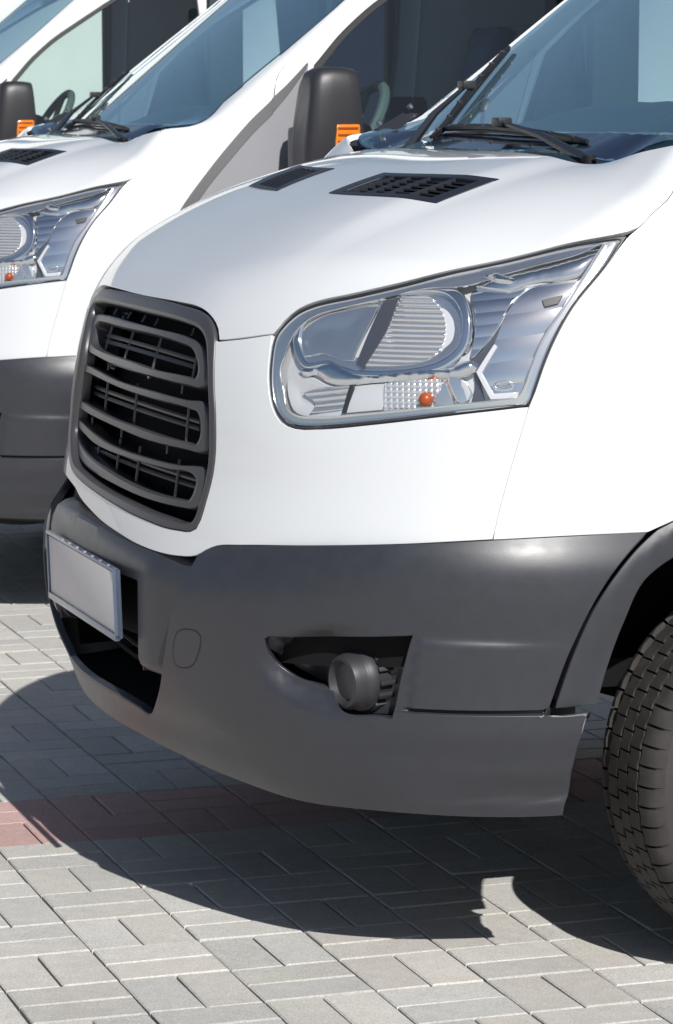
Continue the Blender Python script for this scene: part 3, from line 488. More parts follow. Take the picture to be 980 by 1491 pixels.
def paint(me, cols):
    ca = me.color_attributes.new('tone', 'FLOAT_COLOR', 'POINT'); ca.data.foreach_set('color', [c for col in cols for c in col])
GREY = (.57, .553, .515); RED = (.58, .395, .37)
def brick_mesh(w, l, base, seed):
    r = random.Random(seed); V, F = brick_geo(w, l, r); me = bpy.data.meshes.new('brick'); me.from_pydata(V, [], F)
    k = r.uniform(.93, 1.06); h = r.uniform(-.02, .02)
    paint(me, [(base[0]*(1+h), base[1], base[2]*(1-h), k)]*len(V)); me.materials.append(PAVM); return me
variants = {(o, rd): [brick_mesh(*((.1, .2) if o == 'v' else (.2, .1)), RED if rd else GREY, s*7+(o == 'v')*31+rd*57) for s in range(10)] for o in 'vh' for rd in (0, 1)}
def project(x, y, z=0):
    v = Vector((x, y, z))-camo.location; D_ = v.dot(cd); return 490+4400*v.dot(cr)/D_, 745.5-4400*v.dot(cu)/D_, D_
cells = []
for i in range(-30, 44):
    for j in range(-104, 40):
        x0, y0 = OX+i*S_, OY-(j+1)*S_           # square i..i+1, j..j+1
        if not (-5.6 < x0 < 8.6 and -7.4 < y0 < 22): continue
        o = 'v' if (i+j) % 2 else 'h'; rd = 1 if (j in (4, 5) or j in (-41, -40)) else 0
        for k in (0, 1):
            cx, cy = (x0+.05+.1*k, y0+.1) if o == 'v' else (x0+.1, y0+.05+.1*k)
            cells.append((cx, cy, o, rd))
def shown(c):
    x, y, D_ = project(c[0], c[1]); 
    if D_ < .5 or not (-25 < x < 1005 and y < 1525): return 0
    # bands of ground the vans leave in view
    lim = 1060+(x-140)*.62 if x < 330 else 1185
    if x > 845: lim = 1020
    if x < 60: lim = 870
    elif x < 140: lim = 870+(x-60)*2.2
    return 1/D_ if y > lim-10 else 0
cells.sort(key=lambda c: -shown(c))
rr = random.Random(3)
for c in cells[:300]:
    o = bpy.data.objects.new('brick', variants[(c[2], c[3])][rr.randrange(10)]); o.location = (c[0]+rr.uniform(-.0006, .0006), c[1]+rr.uniform(-.0006, .0006), rr.uniform(-.0012, .0006))
    o.rotation_euler = (rr.uniform(-.004, .004), rr.uniform(-.004, .004), rr.uniform(-.003, .003)); link(o, pave)
V, F, K = [], [], []
for c in cells[300:]:
    w, l = (.1, .2) if c[2] == 'v' else (.2, .1); v, f = brick_geo(w, l, rr); o = len(V); dz = rr.uniform(-.0012, .0006)
    V += [(a+c[0], b+c[1], q+dz) for a, b, q in v]; F += [tuple(i+o for i in q) for q in f]
    k = rr.uniform(.92, 1.07); b = RED if c[3] else GREY; K += [(*b, k)]*len(v)
far = mesh_obj('far_bricks', V, F, PAVM, pave, False); paint(far.data, K); far['kind'] = 'stuff'

# ================================================================ the van (nose at x=0, near side y=-1, rear at x=5.5)
van = empty('delivery_van')
crease = []
for z_ in (.478, .482, .485, .4866, .488, .490, .492, .4938, .496, .500):
    for x_ in np.arange(.30, .70, .005):
        lo_, hi_ = .5, 1.2
        for _ in range(30):
            m_ = (lo_+hi_)/2
            if fB(np.array([[x_, -m_, z_]]))[0] < 0: lo_ = m_
            else: hi_ = m_
        crease.append(par(x_, -lo_, z_))
crease = np.array(crease+[[-a, e] for a, e in crease])
bumper = panel('bumper', sym(D['bumper']), 'grey', van, fB, step=.009, seg=.009, flange=.016, rnd=.004, disp=dim_bump, extra=crease,
   holes=[D['fogopen'], [[-p[0]]+p[1:] for p in D['fogopen']]])
# -- centre beam with the recess for the number plate
def beam():
    ys = sorted(set([round(v, 4) for v in np.linspace(-.53, .53, 61)]+[-.336, -.330, .272, .278]))
    prof = [(.095, .7), (.06, .699), (.03, .694), (.014, .684), (.004, .668), (0, .652)]
    zs = [.642, .637, .61, .58, .55, .525, .508, .50]; prof += [(0, z) for z in zs]+[(.004, .488), (.014, .478), (.03, .474), (.08, .472)]
    V = []; n = len(prof)
    for y in ys:
        x0 = -.012+.22*y*y+.028*float(sstep(.36, .50, abs(y)))
        for (dx, z) in prof:
            q = 0
            if -.333 < y < .275 and z < .64 : q = .016
            V.append((x0+dx+q, y, z-(.02 if abs(y) < .2 and z < .51 else 0)*0-(.10*max(0, abs(y)-.38) if z < .66 else 0)+(.022*max(0, 1-(y/.47)**2) if z > .68 else .010*max(0, 1-(y/.47)**2) if z > .66 else 0)))
    F = []
    for i in range(len(ys)-1):
        for k in range(n-1):
            ym = (ys[i]+ys[i+1])/2; zm = (prof[k][1]+prof[k+1][1])/2
            if -.333 < ym < .275 and zm < .63: continue
            F.append((i*n+k, i*n+k+1, (i+1)*n+k+1, (i+1)*n+k))
    return mesh_obj('bumper_beam', V, [f[::-1] for f in F], 'grey', bumper, True, 38)
beam()
for s_, y_ in ((-1, -.3335), (1, .2755)):
    x_ = -.012+.22*y_*y_
    MB().box((x_+.045, y_-s_*0, .555), (.07, .003, .16)).obj('pocket_wall', 'grey', bumper)
MB().box((.075, -.03, .60), (.02, .62, .19), .004).obj('plate_mount', 'inner', bumper)
# -- dark intake behind
mb = MB(); ys = np.linspace(-.335, .335, 21)
for z, dx in ((.41, .04), ):
    pass
V = []; F = []
for y in ys:
    x0 = .02+.2*y*y
    V += [(x0-.004+.02*float(sstep(.22, .33, abs(y))), y, .386), (x0+.15, y, .40), (x0+.17, y, .70)]
for i in range(len(ys)-1):
    for k in range(2): F.append((i*3+k, (i+1)*3+k, (i+1)*3+k+1, i*3+k+1))
mesh_obj('intake_duct', V, F, 'inner', bumper, True, 30)
for s_ in (-1, 1):
    MB().add([(.065, s_*.325, .41), (.20, s_*.36, .41), (.20, s_*.56, .70), (.085, s_*.53, .70)], [(0, 1, 2, 3)]).obj('duct_wall', 'inner', bumper)
for k in range(9):                      # studs along the intake floor
    y = -.27+k*.068
    MB().box((.030+.2*y*y, y, .391), (.006, .010, .008), .001).obj('intake_stud', 'navy', bumper)
for z in (.43, .455):
    MB().tube([(.11+.2*y*y, y, z) for y in np.linspace(-.4, .4, 13)], .005, 6).obj('intake_bar', 'black', bumper)
# -- tow eye cover
tc = panel('tow_eye_cover', D['tow'], 'grey', bumper, fB, off=.0012, step=.006, gap=-.0002, flange=.004, disp=dim_bump, rnd=.0012)
panel('cover_seam', D['tow'], 'black', bumper, fB, off=.0004, step=.008, gap=-.0022, flange=0, disp=dim_bump)
# -- licence plate (blank), hung on the beam
pl = empty('number_plate', van, (-.016, -.032, .592)); pl.rotation_euler = (0, math.radians(-2), 0)
W2, H2 = .533, .134
MB().box((0, 0, 0), (.006, W2-.02, H2-.016), .001).obj('plate_face', 'plate', pl)
fr = MB(); fr.box((-.001, 0, H2/2-.002), (.011, W2, .006), .0015); fr.box((-.002, 0, -H2/2+.006), (.010, W2, .013), .002)
for s in (-1, 1): fr.box((-.001, s*(W2/2-.003), 0), (.011, .006, H2-.004), .0015)
fr.box((.006, 0, 0), (.006, W2-.006, H2-.006), .001)
fr.obj('plate_frame', 'plateframe', pl)
for k in range(7): MB().box((-.002, -.22+k*.06, H2/2+.0018), (.006, .010, .002), .0008).obj('frame_clip', 'bolt', pl)
# -- fog lamp pod in the hollow
for sgn in (1,):
    fp = empty('fog_lamp', bumper, (0, 0, 0))
    panel('lamp_pocket', D['fogopen'], 'grey', fp, fB, step=.010, gap=-.004, flange=0, disp=lambda P: dim_bump(P)-.004-.062*sstep(.125, .25, P[..., 0]))
    c0 = Vector((.258, -.808, .526)); ax = Vector((-.965, -.25, -.03)).normalized()
    R = ax.to_track_quat('Z', 'Y').to_matrix()
    def lathe_at(prof, n=44):
        V = []; F = []; k = len(prof)
        for i in range(n):
            a = 2*PI*i/n
            for r, h in prof: V.append(c0+R @ Vector((r*math.cos(a), r*math.sin(a), h)))
        for i in range(n):
            j = (i+1) % n
            for q in range(k-1): F.append((i*k+q, j*k+q, j*k+q+1, i*k+q+1)[::-1])
        return V, F
    m_ = MB(); m_.add(*lathe_at([(0.0, .006), (.030, .006), (.034, .012), (.038, .018), (.044, .016), (.048, .006), (.0485, -.006), (.0500, -.010), (.0530, -.014), (.0535, -.026), (.048, -.030), (.048, -.12)])); m_.obj('lamp_ring', 'pod', fp)
    m_ = MB(); m_.add(*lathe_at([(0.0, .0075), (.028, .0075), (.0315, .0065)])); m_.obj('lamp_disc', 'dark', fp)
    for a in (-.95, -.45, 0, .45, .95):
        q_ = R @ Vector((0, 0, -.070)); up = Vector((0, 0, 1)); sd = R @ Vector((0, 0, 1)).cross(R.inverted() @ up); sd = ax.cross(up).normalized()
        rd = (sd*math.cos(a)*(-1 if sd.y > 0 else 1)+up*math.sin(a))
        Rb = Matrix((rd, ax.cross(rd), ax)).transposed()
        MB().box(c0+q_+rd*.050, (.012, .008 if abs(a) < .9 else .02, .085), .002, Rb).obj('lamp_rib', 'pod', fp)
    MB().box((.375, -.72, .46), (.34, .015, .36), .002, Matrix.Rotation(-.75, 3, 'Z')).obj('lamp_sun_stop', 'black', fp)  # added board, keeps sun from leaking through the fog lamp opening
    MB().box((.555, -.952, .462), (.11, .016, .056), .003).obj('gap_sun_stop', 'black', fp)  # added backing, blocks sun through the gap between bumper and arch trim
    mirrored(fp, bumper)
FW = lambda P: fW(P)
# -- black inner shells close the gaps between panels
def shell(name, az, el, F, off, m, na=40, ne=16):
    A = np.array([(a, e) for a in np.linspace(az[0], az[1], na) for e in np.linspace(el[0], el[1], ne)])
    P = solve(A, lambda Q: F(Q)-off); Fc = [(i*ne+k, i*ne+k+1, (i+1)*ne+k+1, (i+1)*ne+k) for i in range(na-1) for k in range(ne-1)]
    return mesh_obj(name, P, Fc, m, van, True)
# -- white panels
def fascia_outline():
    near = D['fascia'][5:]                                   # upper corner by the grille, round the lamp, along the bottom to the far end
    k = [i for i, p in enumerate(near) if p[0] > 0][-1]
    n0 = max(i for i in range(len(near)) if near[i][0] > .42)+1     # where the middle part of the bottom edge starts
    side = near[:n0]; mid = near[n0:]
    far = [[-p[0]]+p[1:] for p in side[::-1]]
    edge = [list(p) for p in spline(D['grille'], seg=.012)]; edge = edge if area(np.array(edge)) > 0 else edge[::-1]
    a = min(range(len(edge)), key=lambda i: abs(edge[i][0]-side[0][0])+abs(edge[i][1]-side[0][1]))
    b = min(range(len(edge)), key=lambda i: abs(edge[i][0]+side[0][0])+abs(edge[i][1]-side[0][1]))
    # counter-clockwise loop: walk from the far corner down and round to the near corner
    walk = []; i = b
    while i != a: walk.append(edge[i]); i = (i+1) % len(edge)
    return side+mid+far+[[p[0], p[1]] for p in walk]+[edge[a]]
fascia = panel('front_panel', fascia_outline(), 'white', van, step=.013, seg=.012, gap=.0011)
hood = panel('hood', sym(D['hood']), 'white', van, step=.014, seg=.012, gap=.0022, holes=[D['vent'], D['ventfar']])
fender = panel('fender', D['fender'], 'white', van, step=.014, seg=.012, gap=.0006)
mirrored(fender)
pil = panel('windscreen_pillar', D['pillar'], 'white', van, org=1, step=.02, seg=.015); mirrored(pil)
ws = panel('windscreen', sym(D['windshield']), 'screen', van, org=1, step=.03, seg=.02, off=-.004, flange=0, gap=.002)
# dark printed band round the foot and sides of the glass
out = spline(sym(D['windshield']), seg=.012)
if area(out) < 0: out = out[::-1]
inn = inset(out, .011)
for _ in range(80):
    low = solve(inn, fW, O2)[:, 2] < 1.448
    if not low.any(): break
    inn[low, 1] += .002
n = len(out); Pa = solve(out, lambda P: fW(P)+.0056, O2); Pb = solve(inn, lambda P: fW(P)+.0056, O2)
mesh_obj('frit_band', list(Pa)+list(Pb), [(i, (i+1) % n, n+(i+1) % n, n+i) for i in range(n)], 'frit', ws, True)
door = panel('door', D['door'], 'white', van, org=1, step=.03, seg=.02, holes=[D['window']])
panel('side_window', D['window'], 'side', door, org=1, step=.04, seg=.02, off=-.010, gap=-.006, flange=0)
wf = panel('window_seal', D['window'], 'black', door, org=1, step=.02, seg=.02, off=-.004, gap=-.001, flange=.006, holes=[inset(spline(D['window'], seg=.02), .006).tolist()])
panel('sail_panel', D['doorsail'], 'trim', door, org=1, step=.015, off=.006, flange=.01, gap=.001)
panel('sail_bevel_shade', D['doorband'], 'dark', door, org=1, step=.01, seg=.01, off=.0085, flange=.004, gap=0)  # darker strip paints the shaded bevel along the sail's top edge
mirrored(door)
tr_ = panel('fender_trim', D['sail'], 'trim', van, step=.012, off=.006, flange=.01, gap=.0, disp=lambda P: 0*P[..., 0])
panel('trim_bevel_shade', D['sailband'], 'dark', tr_, step=.01, seg=.01, off=.0085, flange=.004, gap=0)  # shade of the bevelled upper edge, put in as a dark strip
mirrored(tr_)
at_ = panel('wheel_arch_trim', D['archtrim'], 'grey', van, lambda P: np.abs(P[..., 1])-1.000-.010*sstep(.415, .47, np.hypot(P[..., 0]-1.02, P[..., 2]-.36))+.016*sstep(.49, .535, np.hypot(P[..., 0]-1.02, P[..., 2]-.36))+.10*np.maximum(.8-P[..., 0], 0)*1.0, step=.010, seg=.010, flange=.035, rnd=.004)
mirrored(at_)
# -- rear body: side, roof and back, lofted from cross sections
def section(x, n=48, p0=-.42, p1=PI+.42, F=fW, zc=1.3):
    ph = np.linspace(p0, p1, n); d = np.c_[0*ph, -np.cos(ph), np.sin(ph)]; o = np.array([x, 0, zc]); lo = np.full(n, .1); hi = np.full(n, 2.)
    for _ in range(30):
        m_ = (lo+hi)/2; P = o+d*m_[:, None]; ins = (F(P) < 0) & (P[:, 2] > .5); lo = np.where(ins, m_, lo); hi = np.where(ins, hi, m_)
    return o+d*lo[:, None]
def loft(name, xs, m, parent, **k):
    S = [section(x, **k) for x in xs]; n = len(S[0]); V = [p for s in S for p in s]
    F = [(i*n+q, (i+1)*n+q, (i+1)*n+q+1, i*n+q+1) for i in range(len(xs)-1) for q in range(n-1)]
    return mesh_obj(name, V, F, m, parent, True, 40)
roof = loft('roof', [1.82, 1.9, 2.0, 2.1, 2.255], 'white', van, p0=PI/2-.66, p1=PI/2+.66, n=24)
cargo = loft('cargo_body', list(np.linspace(2.255, 5.45, 14)), 'white', van)
b0 = section(5.45); mesh_obj('rear_wall', list(b0)+[(5.47, 0, 1.3)], [(i, i+1, len(b0)) for i in range(len(b0)-1)], 'white', van, False)
MB().box((3.9, 0, .46), (3.3, 2.0, .10), .02).obj('sill', 'grey', van)
for s in (-1, 1):
    MB().box((1.85, s*.985, .45), (.72, .05, .12), .02).obj('door_sill', 'grey', van)
    MB().box((2.06, s*1.028, 1.10), (.16, .022, .03), .008).obj('door_handle', 'black', van)
    MB().box((5.475, s*.9, 1.2), (.03, .1, .5), .01).obj('tail_lamp', 'bulb', van)
def side_glass(x0, x1, z0, z1):
    V = []; F = []; nx, nz = 8, 8
    for i in range(nx+1):
        for k in range(nz+1):
            x = x0+(x1-x0)*i/nx; z = z0+(z1-z0)*k/nz; lo, hi = .5, 1.3
            for _ in range(30):
                m_ = (lo+hi)/2
                if fW(np.array([[x, -m_, z]]))[0] < -.0: lo = m_
                else: hi = m_
            V.append((x, -lo-.004, z))
    F = [(i*(nz+1)+k, (i+1)*(nz+1)+k, (i+1)*(nz+1)+k+1, i*(nz+1)+k+1) for i in range(nx) for k in range(nz)]
    return mesh_obj('rear_side_window', V, F, 'frit', van, True)
for x0, x1 in ((2.52, 3.55), (3.60, 4.45), (4.50, 5.30)): mirrored(side_glass(x0, x1, 1.28, 2.06))
# -- floor, wheel wells and bulkheads, all dark
mb = MB(); mb.box((2.9, 0, .50), (4.9, 1.5, .05)); mb.box((.62, 0, .62), (.10, 1.2, .36)); mb.box((.37, 0, .42), (.40, 1.30, .02)); mb.obj('underbody', 'inner', van)  # last box is a pan added to stop sunlight leaking below the bumper
mb = MB()
V = []; F = []; n = 16
for i in range(n+1):
    a = .15+(PI-.45)*i/n
    V += [(1.02+.455*math.cos(a), -.955, .37+.455*math.sin(a)), (1.02+.455*math.cos(a), -.62, .37+.455*math.sin(a))]
F = [(2*i, 2*i+1, 2*i+3, 2*i+2) for i in range(n)]
V.append((1.02, -.62, .37)); F += [(2*i+1, len(V)-1, 2*i+3) for i in range(n)]
lw = [f for f in F if len(f) == 3 or sum(V[i][2] for i in f)/4 < .585]; up_ = [f for f in F if f not in lw]
wl = mesh_obj('wheel_well', V, lw, 'inner', van, True, 40); mesh_obj('inner_wing', V, up_, 'arch', wl, True, 40); mirrored(wl)
br_ = MB().box((.885, -.85, .735), (.07, .03, .075), .006).obj('bracket', 'black', van)
MB().tube([(.868, -.866, .748), (.868, -.871, .748)], .008, 10).obj('bolt', 'bolt', br_)
mirrored(br_)
# side and front shells
def mir(L): return [[-p[0]]+list(p[1:]) for p in L]
body_rect = [[.0, -.02, 1], [-.60, .0], [-.78, .02, 1], [-.84, .10], [-.98, .23], [-1.18, .33, 1], [-1.42, .62, 1], [-1.0, .70], [-.75, .78], [-.5, .80], [0, .80, 1]]
body_rect = sym([[abs(p[0])]+p[1:] for p in body_rect])
panel('inner_shell', body_rect, 'inner', van, off=-.030, step=.03, seg=.03, flange=0, holes=[D['headlight'], mir(D['headlight']), D['vent'], D['ventfar'], D['grille']])
def fogbox(L): 
    q = np.array([p[:2] for p in L]); lo, hi = q.min(0)-.01, q.max(0)+.02; return [[lo[0], lo[1], 1], [hi[0], lo[1], 1], [hi[0], hi[1], 1], [lo[0], hi[1], 1]]
core = sym([[0, -.22, 1], [.74, -.22, 1], [.76, .10], [.74, .13, 1], [.3, .09], [0, .09, 1]])
panel('bumper_core', core, 'inner', van, fB, off=-.16, step=.03, seg=.03, flange=0)
# -- hood vents
def lerp(a, b, t): return np.array(a)*(1-t)+np.array(b)*t
def make_vent(vo, vi, ribs):
    vent = panel('hood_vent', vo, 'navy', van, off=.0015, step=.012, seg=.01, gap=.0, flange=.01, holes=[vi])
    q = [np.array(p[:2]) for p in vi]      # front-inner, rear-inner, rear-outer, front-outer
    def vp(u, v, off): # u 0..1 inner->outer, v 0..1 front->rear
        a = lerp(lerp(q[0], q[1], v), lerp(q[3], q[2], v), u); return P3(a[0], a[1], fW, off)
    pan = [vp(u, v, -.022) for v in (-.1, 1.1) for u in (-.03, 1.03)]
    mesh_obj('vent_floor', pan, [(0, 1, 3, 2)], 'inner', vent, False)
    for k in range(6):
        v = (k+.5)/6; a = [vp(u, v-.065, -.003) for u in np.linspace(0, 1, 7)]; b = [vp(u, v+.055, -.011) for u in np.linspace(0, 1, 7)]
        V = a+b+[p-Vector((0, 0, .003)) for p in a]+[p-Vector((0, 0, .003)) for p in b]; F = []
        for i in range(6): F += [(i, i+1, 8+i, 7+i), (14+i, 21+i, 22+i, 15+i), (i, 14+i, 15+i, i+1), (7+i, 8+i, 22+i, 21+i)]
        mesh_obj('vent_slat', V, F, 'navy', vent, False)
    for u in ribs:
        a = [vp(u, v, .0005) for v in np.linspace(0, 1, 5)]; V = []
        for p in a: V += [p+Vector((0, -.0016, 0)), p+Vector((0, .0016, 0)), p+Vector((0, .0016, -.014)), p+Vector((0, -.0016, -.014))]
        F = []
        for i in range(4):
            for k in range(4): F.append((i*4+k, i*4+(k+1) % 4, i*4+4+(k+1) % 4, i*4+4+k))
        mesh_obj('vent_rib', V, F, 'navy', vent, False)
make_vent(D['vent'], D['ventin'], (.12, .34, .56, .80))
make_vent(D['ventfar'], D['ventfarin'], (.15, .38, .62, .85))

# -- grille
def ring_loft(name, outer, inner, m, parent, off, h, depth=.022, n=260, k=9, F=fW):
    """rounded frame between an outer and an inner outline lying on the body surface"""
    A = spline(outer, seg=.003); B = spline(inner, seg=.003)
    if area(A) < 0: A = A[::-1]
    if area(B) < 0: B = B[::-1]
    def rs(Q, n):
        Q = np.r_[Q, Q[:1]]; d = np.r_[0, np.cumsum(np.linalg.norm(np.diff(Q, axis=0), axis=1))]; t_ = np.linspace(0, d[-1], n, endpoint=False)
        return np.c_[np.interp(t_, d, Q[:, 0]), np.interp(t_, d, Q[:, 1])]
    A = rs(A, n); B = rs(B, n*4); nb = len(B)
    idx = np.array([int(np.argmin(((B-p)**2).sum(1))) for p in A], float)
    for i in range(1, n):
        while idx[i]-idx[i-1] > nb/2: idx[i] -= nb
        while idx[i]-idx[i-1] < -nb/2: idx[i] += nb
    idx = np.maximum.accumulate(idx)
    per = nb*round((idx[-1]-idx[0])/nb) or nb
    w = 9; ext_ = np.r_[idx[-w:]-per, idx, idx[:w]+per]; idx = np.convolve(ext_, np.ones(2*w+1)/(2*w+1), 'valid')
    i0 = np.floor(idx).astype(int); fr_ = (idx-i0)[:, None]; C_ = B[i0 % nb]*(1-fr_)+B[(i0+1) % nb]*fr_
    rows = []; 
    rows.append((0, off-depth))
    for q in range(k):
        t_ = q/(k-1); s_ = .5-.5*math.cos(PI*t_); rows.append((s_, off+h*min(1, 1.5*math.sin(PI*t_))**.7))
    rows.append((1, off-depth)); V = []
    for s_, o_ in rows: V += list(solve(A*(1-s_)+C_*s_, lambda P: F(P)-o_))
    Fc = [(r*n+i, r*n+(i+1) % n, (r+1)*n+(i+1) % n, (r+1)*n+i) for r in range(len(rows)-1) for i in range(n)]
    return mesh_obj(name, V, Fc, m, parent, True, 60)
gp = ring_loft('grille', D['grille'], D['grille_in'], 'dark', van, -.008, .010, n=420)
panel('grille_back', D['grille'], 'inner', gp, off=-.085, step=.03, seg=.02, gap=-.01, flange=0)
for nm in ('r1', 'r2', 'r3'):
    ring_loft('grille_loop', D[nm+'o'], D[nm+'i'], 'dark', gp, -.026, .014, n=300)
for zc, hw in ((1.040, .355), (.930, .405), (.824, .42)):
    for dz in (.007, -.006):
        pts = [onW(.1, y, zc+dz, off=-.042) for y in np.linspace(-hw, hw, 25)]
        MB().tube(pts, .0045, 6).obj('grille_slat', 'dark', gp)
for zc, h, ys in ((1.040, .034, (-.36, -.17, .02, .2, .36)), (.930, .042, (-.36, -.10, .12, .33)), (.824, .034, (-.34, -.15, -.02, .14, .34))):
    for y in ys:
        a = onW(.1, y, zc-h, off=-.038); b = onW(.1, y, zc+h, off=-.038)
        MB().tube([a, (a+b)/2, b], .003, 6).obj('grille_rib', 'dark', gp)
for zc, ys in ((1.098, (-.33, -.12, -.03, .08, .2)), (.986, (-.34, .1)), (.870, (-.30, -.05, .2))):
    for y in ys:
        a = onW(.1, y, zc-.008, off=-.03); b = onW(.1, y, zc+.008, off=-.03)
        MB().tube([a, b], .0024, 6).obj('grille_clip', 'dark', gp)
MB().box(onW(.1, -.13, .992, off=-.05), (.01, .012, .010), .001).obj('grille_clip', 'bolt', gp)

# -- headlight
hl = panel('headlight', D['headlight'], 'gasket', van, off=-.004, step=.02, seg=.008, gap=.0016, flange=.003, holes=[inset(spline(D['headlight'], seg=.008), .0042).tolist()], rnd=.0012)
panel('lens', D['headlight'], 'lens', hl, off=.0005, step=.016, seg=.008, gap=.003, flange=.003, rnd=.003)
def FH(P):
    return fW(P)/(.62+.38*sstep(.24, .46, P[..., 0]))
panel('lamp_housing', D['headlight'], 'whitebez', hl, FH, off=-.0240, step=.012, seg=.01, gap=.006, flange=0, disp=lambda P: -.008*sstep(.6, .4, P[..., 0]))
# wall between housing and rim
def collar(loopA, offA, loopB, offB, name, m, seg=.008):
    A = spline(loopA, seg=seg); 
    if area(A) < 0: A = A[::-1]
    B = spline(loopB, seg=seg) if loopB is not None else A
    if area(B) < 0: B = B[::-1]
    def resamp(Q, n, start):
        Q = np.r_[Q, Q[:1]]; d = np.r_[0, np.cumsum(np.linalg.norm(np.diff(Q, axis=0), axis=1))]; t = np.linspace(0, d[-1], n, endpoint=False)
        R_ = np.c_[np.interp(t, d, Q[:, 0]), np.interp(t, d, Q[:, 1])]; k = int(np.argmin(((R_-start)**2).sum(1))); return np.roll(R_, -k, 0)
    n = 160; A = resamp(A, n, A[0]); B = resamp(B, n, A[0])
    V = list(solve(A, lambda P: fW(P)-offA))+list(solve(B, lambda P: fW(P)-offB))
    return mesh_obj(name, V, [(i, (i+1) % n, n+(i+1) % n, n+i) for i in range(n)], m, hl, True)
collar(D['headlight'], -.005, D['headlight'], -.045, 'housing_wall', 'whitebez')
ring_loft('lamp_rim', [list(p) for p in inset(spline(D['headlight'], seg=.02), .0050)], D['h_rimi'], 'chrome2', hl, -.006, -.004, .004, F=FH)
# bowl: deep mirror-finished dish with a rim
ring_loft('bowl_rim', D['h_bowlrim'], D['h_bowl'], 'chrome', hl, -.018, .006, .012, F=FH)
panel('reflector_bowl', D['h_bowl'], 'chrome2', hl, FH, off=-0.0248, step=.006, seg=.006, gap=-.001, flange=0, pillow=(.030, -.014))
panel('reflector_left', D['h_left'], 'chrome2', hl, FH, off=-.0225, step=.005, seg=.006, gap=0, flange=.01, pillow=(.035, -.010))
panel('reflector_divider', D['h_div'], 'bezel', hl, FH, off=-.0170, step=.006, seg=.006, gap=0, flange=.02)
def flutes(P):
    return .0026*np.abs(np.sin(P[..., 2]*PI/.0072))
panel('fluted_reflector', D['h_flute'], 'flutes', hl, FH, off=-.0205, step=.005, seg=.004, gap=0, flange=.01, disp=lambda P: -.006*sstep(.30, .42, P[..., 0]))
panel('lamp_brow', D['h_brow'], 'chrome', hl, FH, off=-0.0149, step=.004, seg=.006, gap=0, flange=.03, pillow=(.007, .009))
panel('lower_tray', D['h_low'], 'whitebez', hl, FH, off=-0.0223, step=.006, seg=.008, gap=0, flange=.01, pillow=(.02, -.012))
sb = panel('slat_box', D['h_slatbox'], 'slats', hl, FH, off=-0.0211, step=.005, seg=.005, gap=0, flange=.01)
panel('lamp_divider', D['h_divider'], 'gasket', hl, FH, off=-0.0136, step=.004, seg=.004, gap=0, flange=.02)
panel('plain_reflector', D['h_plain'], 'whitebez', hl, FH, off=-0.0161, step=.006, seg=.006, gap=0, flange=.01, disp=lambda P: -.010*sstep(.99, 1.03, P[..., 2]))
panel('turn_lens', D['h_turn'], 'grid', hl, FH, off=-0.0149, step=.005, seg=.004, gap=0, flange=.01)
bc = onW(.3738, -.8759, 1.0064, off=-.006); bm = bmesh.new(); bmesh.ops.create_uvsphere(bm, u_segments=16, v_segments=10, radius=.0125)
for v in bm.verts: v.co = v.co+bc
me = bpy.data.meshes.new('turn_bulb'); bm.to_mesh(me); bm.free(); me.materials.append(M['bulb']); me.polygons.foreach_set('use_smooth', [True]*len(me.polygons)); link(bpy.data.objects.new('turn_bulb', me), hl)
panel('facet_reflector', D['h_facet'], 'chrome2', hl, FH, off=-0.0186, step=.005, seg=.006, gap=0, flange=.02, disp=lambda P: .006*np.sign(np.sin(P[..., 0]*PI/.018+P[..., 2]*60)))
panel('step_reflector', D['h_step'], 'steps2', hl, FH, off=-0.0211, step=.005, seg=.006, gap=0, flange=.02)
panel('valley', D['h_dark'], 'bezel', hl, FH, off=-0.0248, step=.008, seg=.008, gap=0, flange=.02, pillow=(.02, -.01))
panel('side_reflector', D['h_panel'], 'steps', hl, FH, off=-0.0174, step=.006, seg=.006, gap=0, flange=.02)
panel('top_reflector', D['h_top'], 'chrome', hl, FH, off=-0.0136, step=.006, seg=.008, gap=0, flange=.02, pillow=(.02, .006))
panel('corner_strip', D['h_hex'], 'whitebez', hl, FH, off=-0.0099, step=.004, seg=.006, gap=0, flange=.008)
panel('sensor_chip', D['h_chip'], 'gasket', hl, FH, off=-0.0105, step=.004, seg=.005, gap=0, flange=.006)
panel('lamp_wedge', D['h_bump'], 'chrome', hl, FH, off=-0.0087, step=.004, seg=.005, gap=0, flange=.012, pillow=(.006, .006))
# embossed oval badge
ov = D['h_emb']; panel('oval_badge', ov, 'chrome2', hl, off=-.0095, step=.003, seg=.003, gap=0, flange=.004, holes=[inset(spline(ov, seg=.003), .0018).tolist()])
ce = np.mean([p[:2] for p in ov], 0)
pts = [P3(ce[0]+.0095*math.cos(t*PI)*-1, ce[1]+.0022*math.sin(t*3.2*PI)*(1-.3*t), fW, -.0085) for t in np.linspace(0, 1, 22)]
MB().tube(pts, .0007, 5).obj('badge_script', 'chrome', hl)
mirrored(hl)

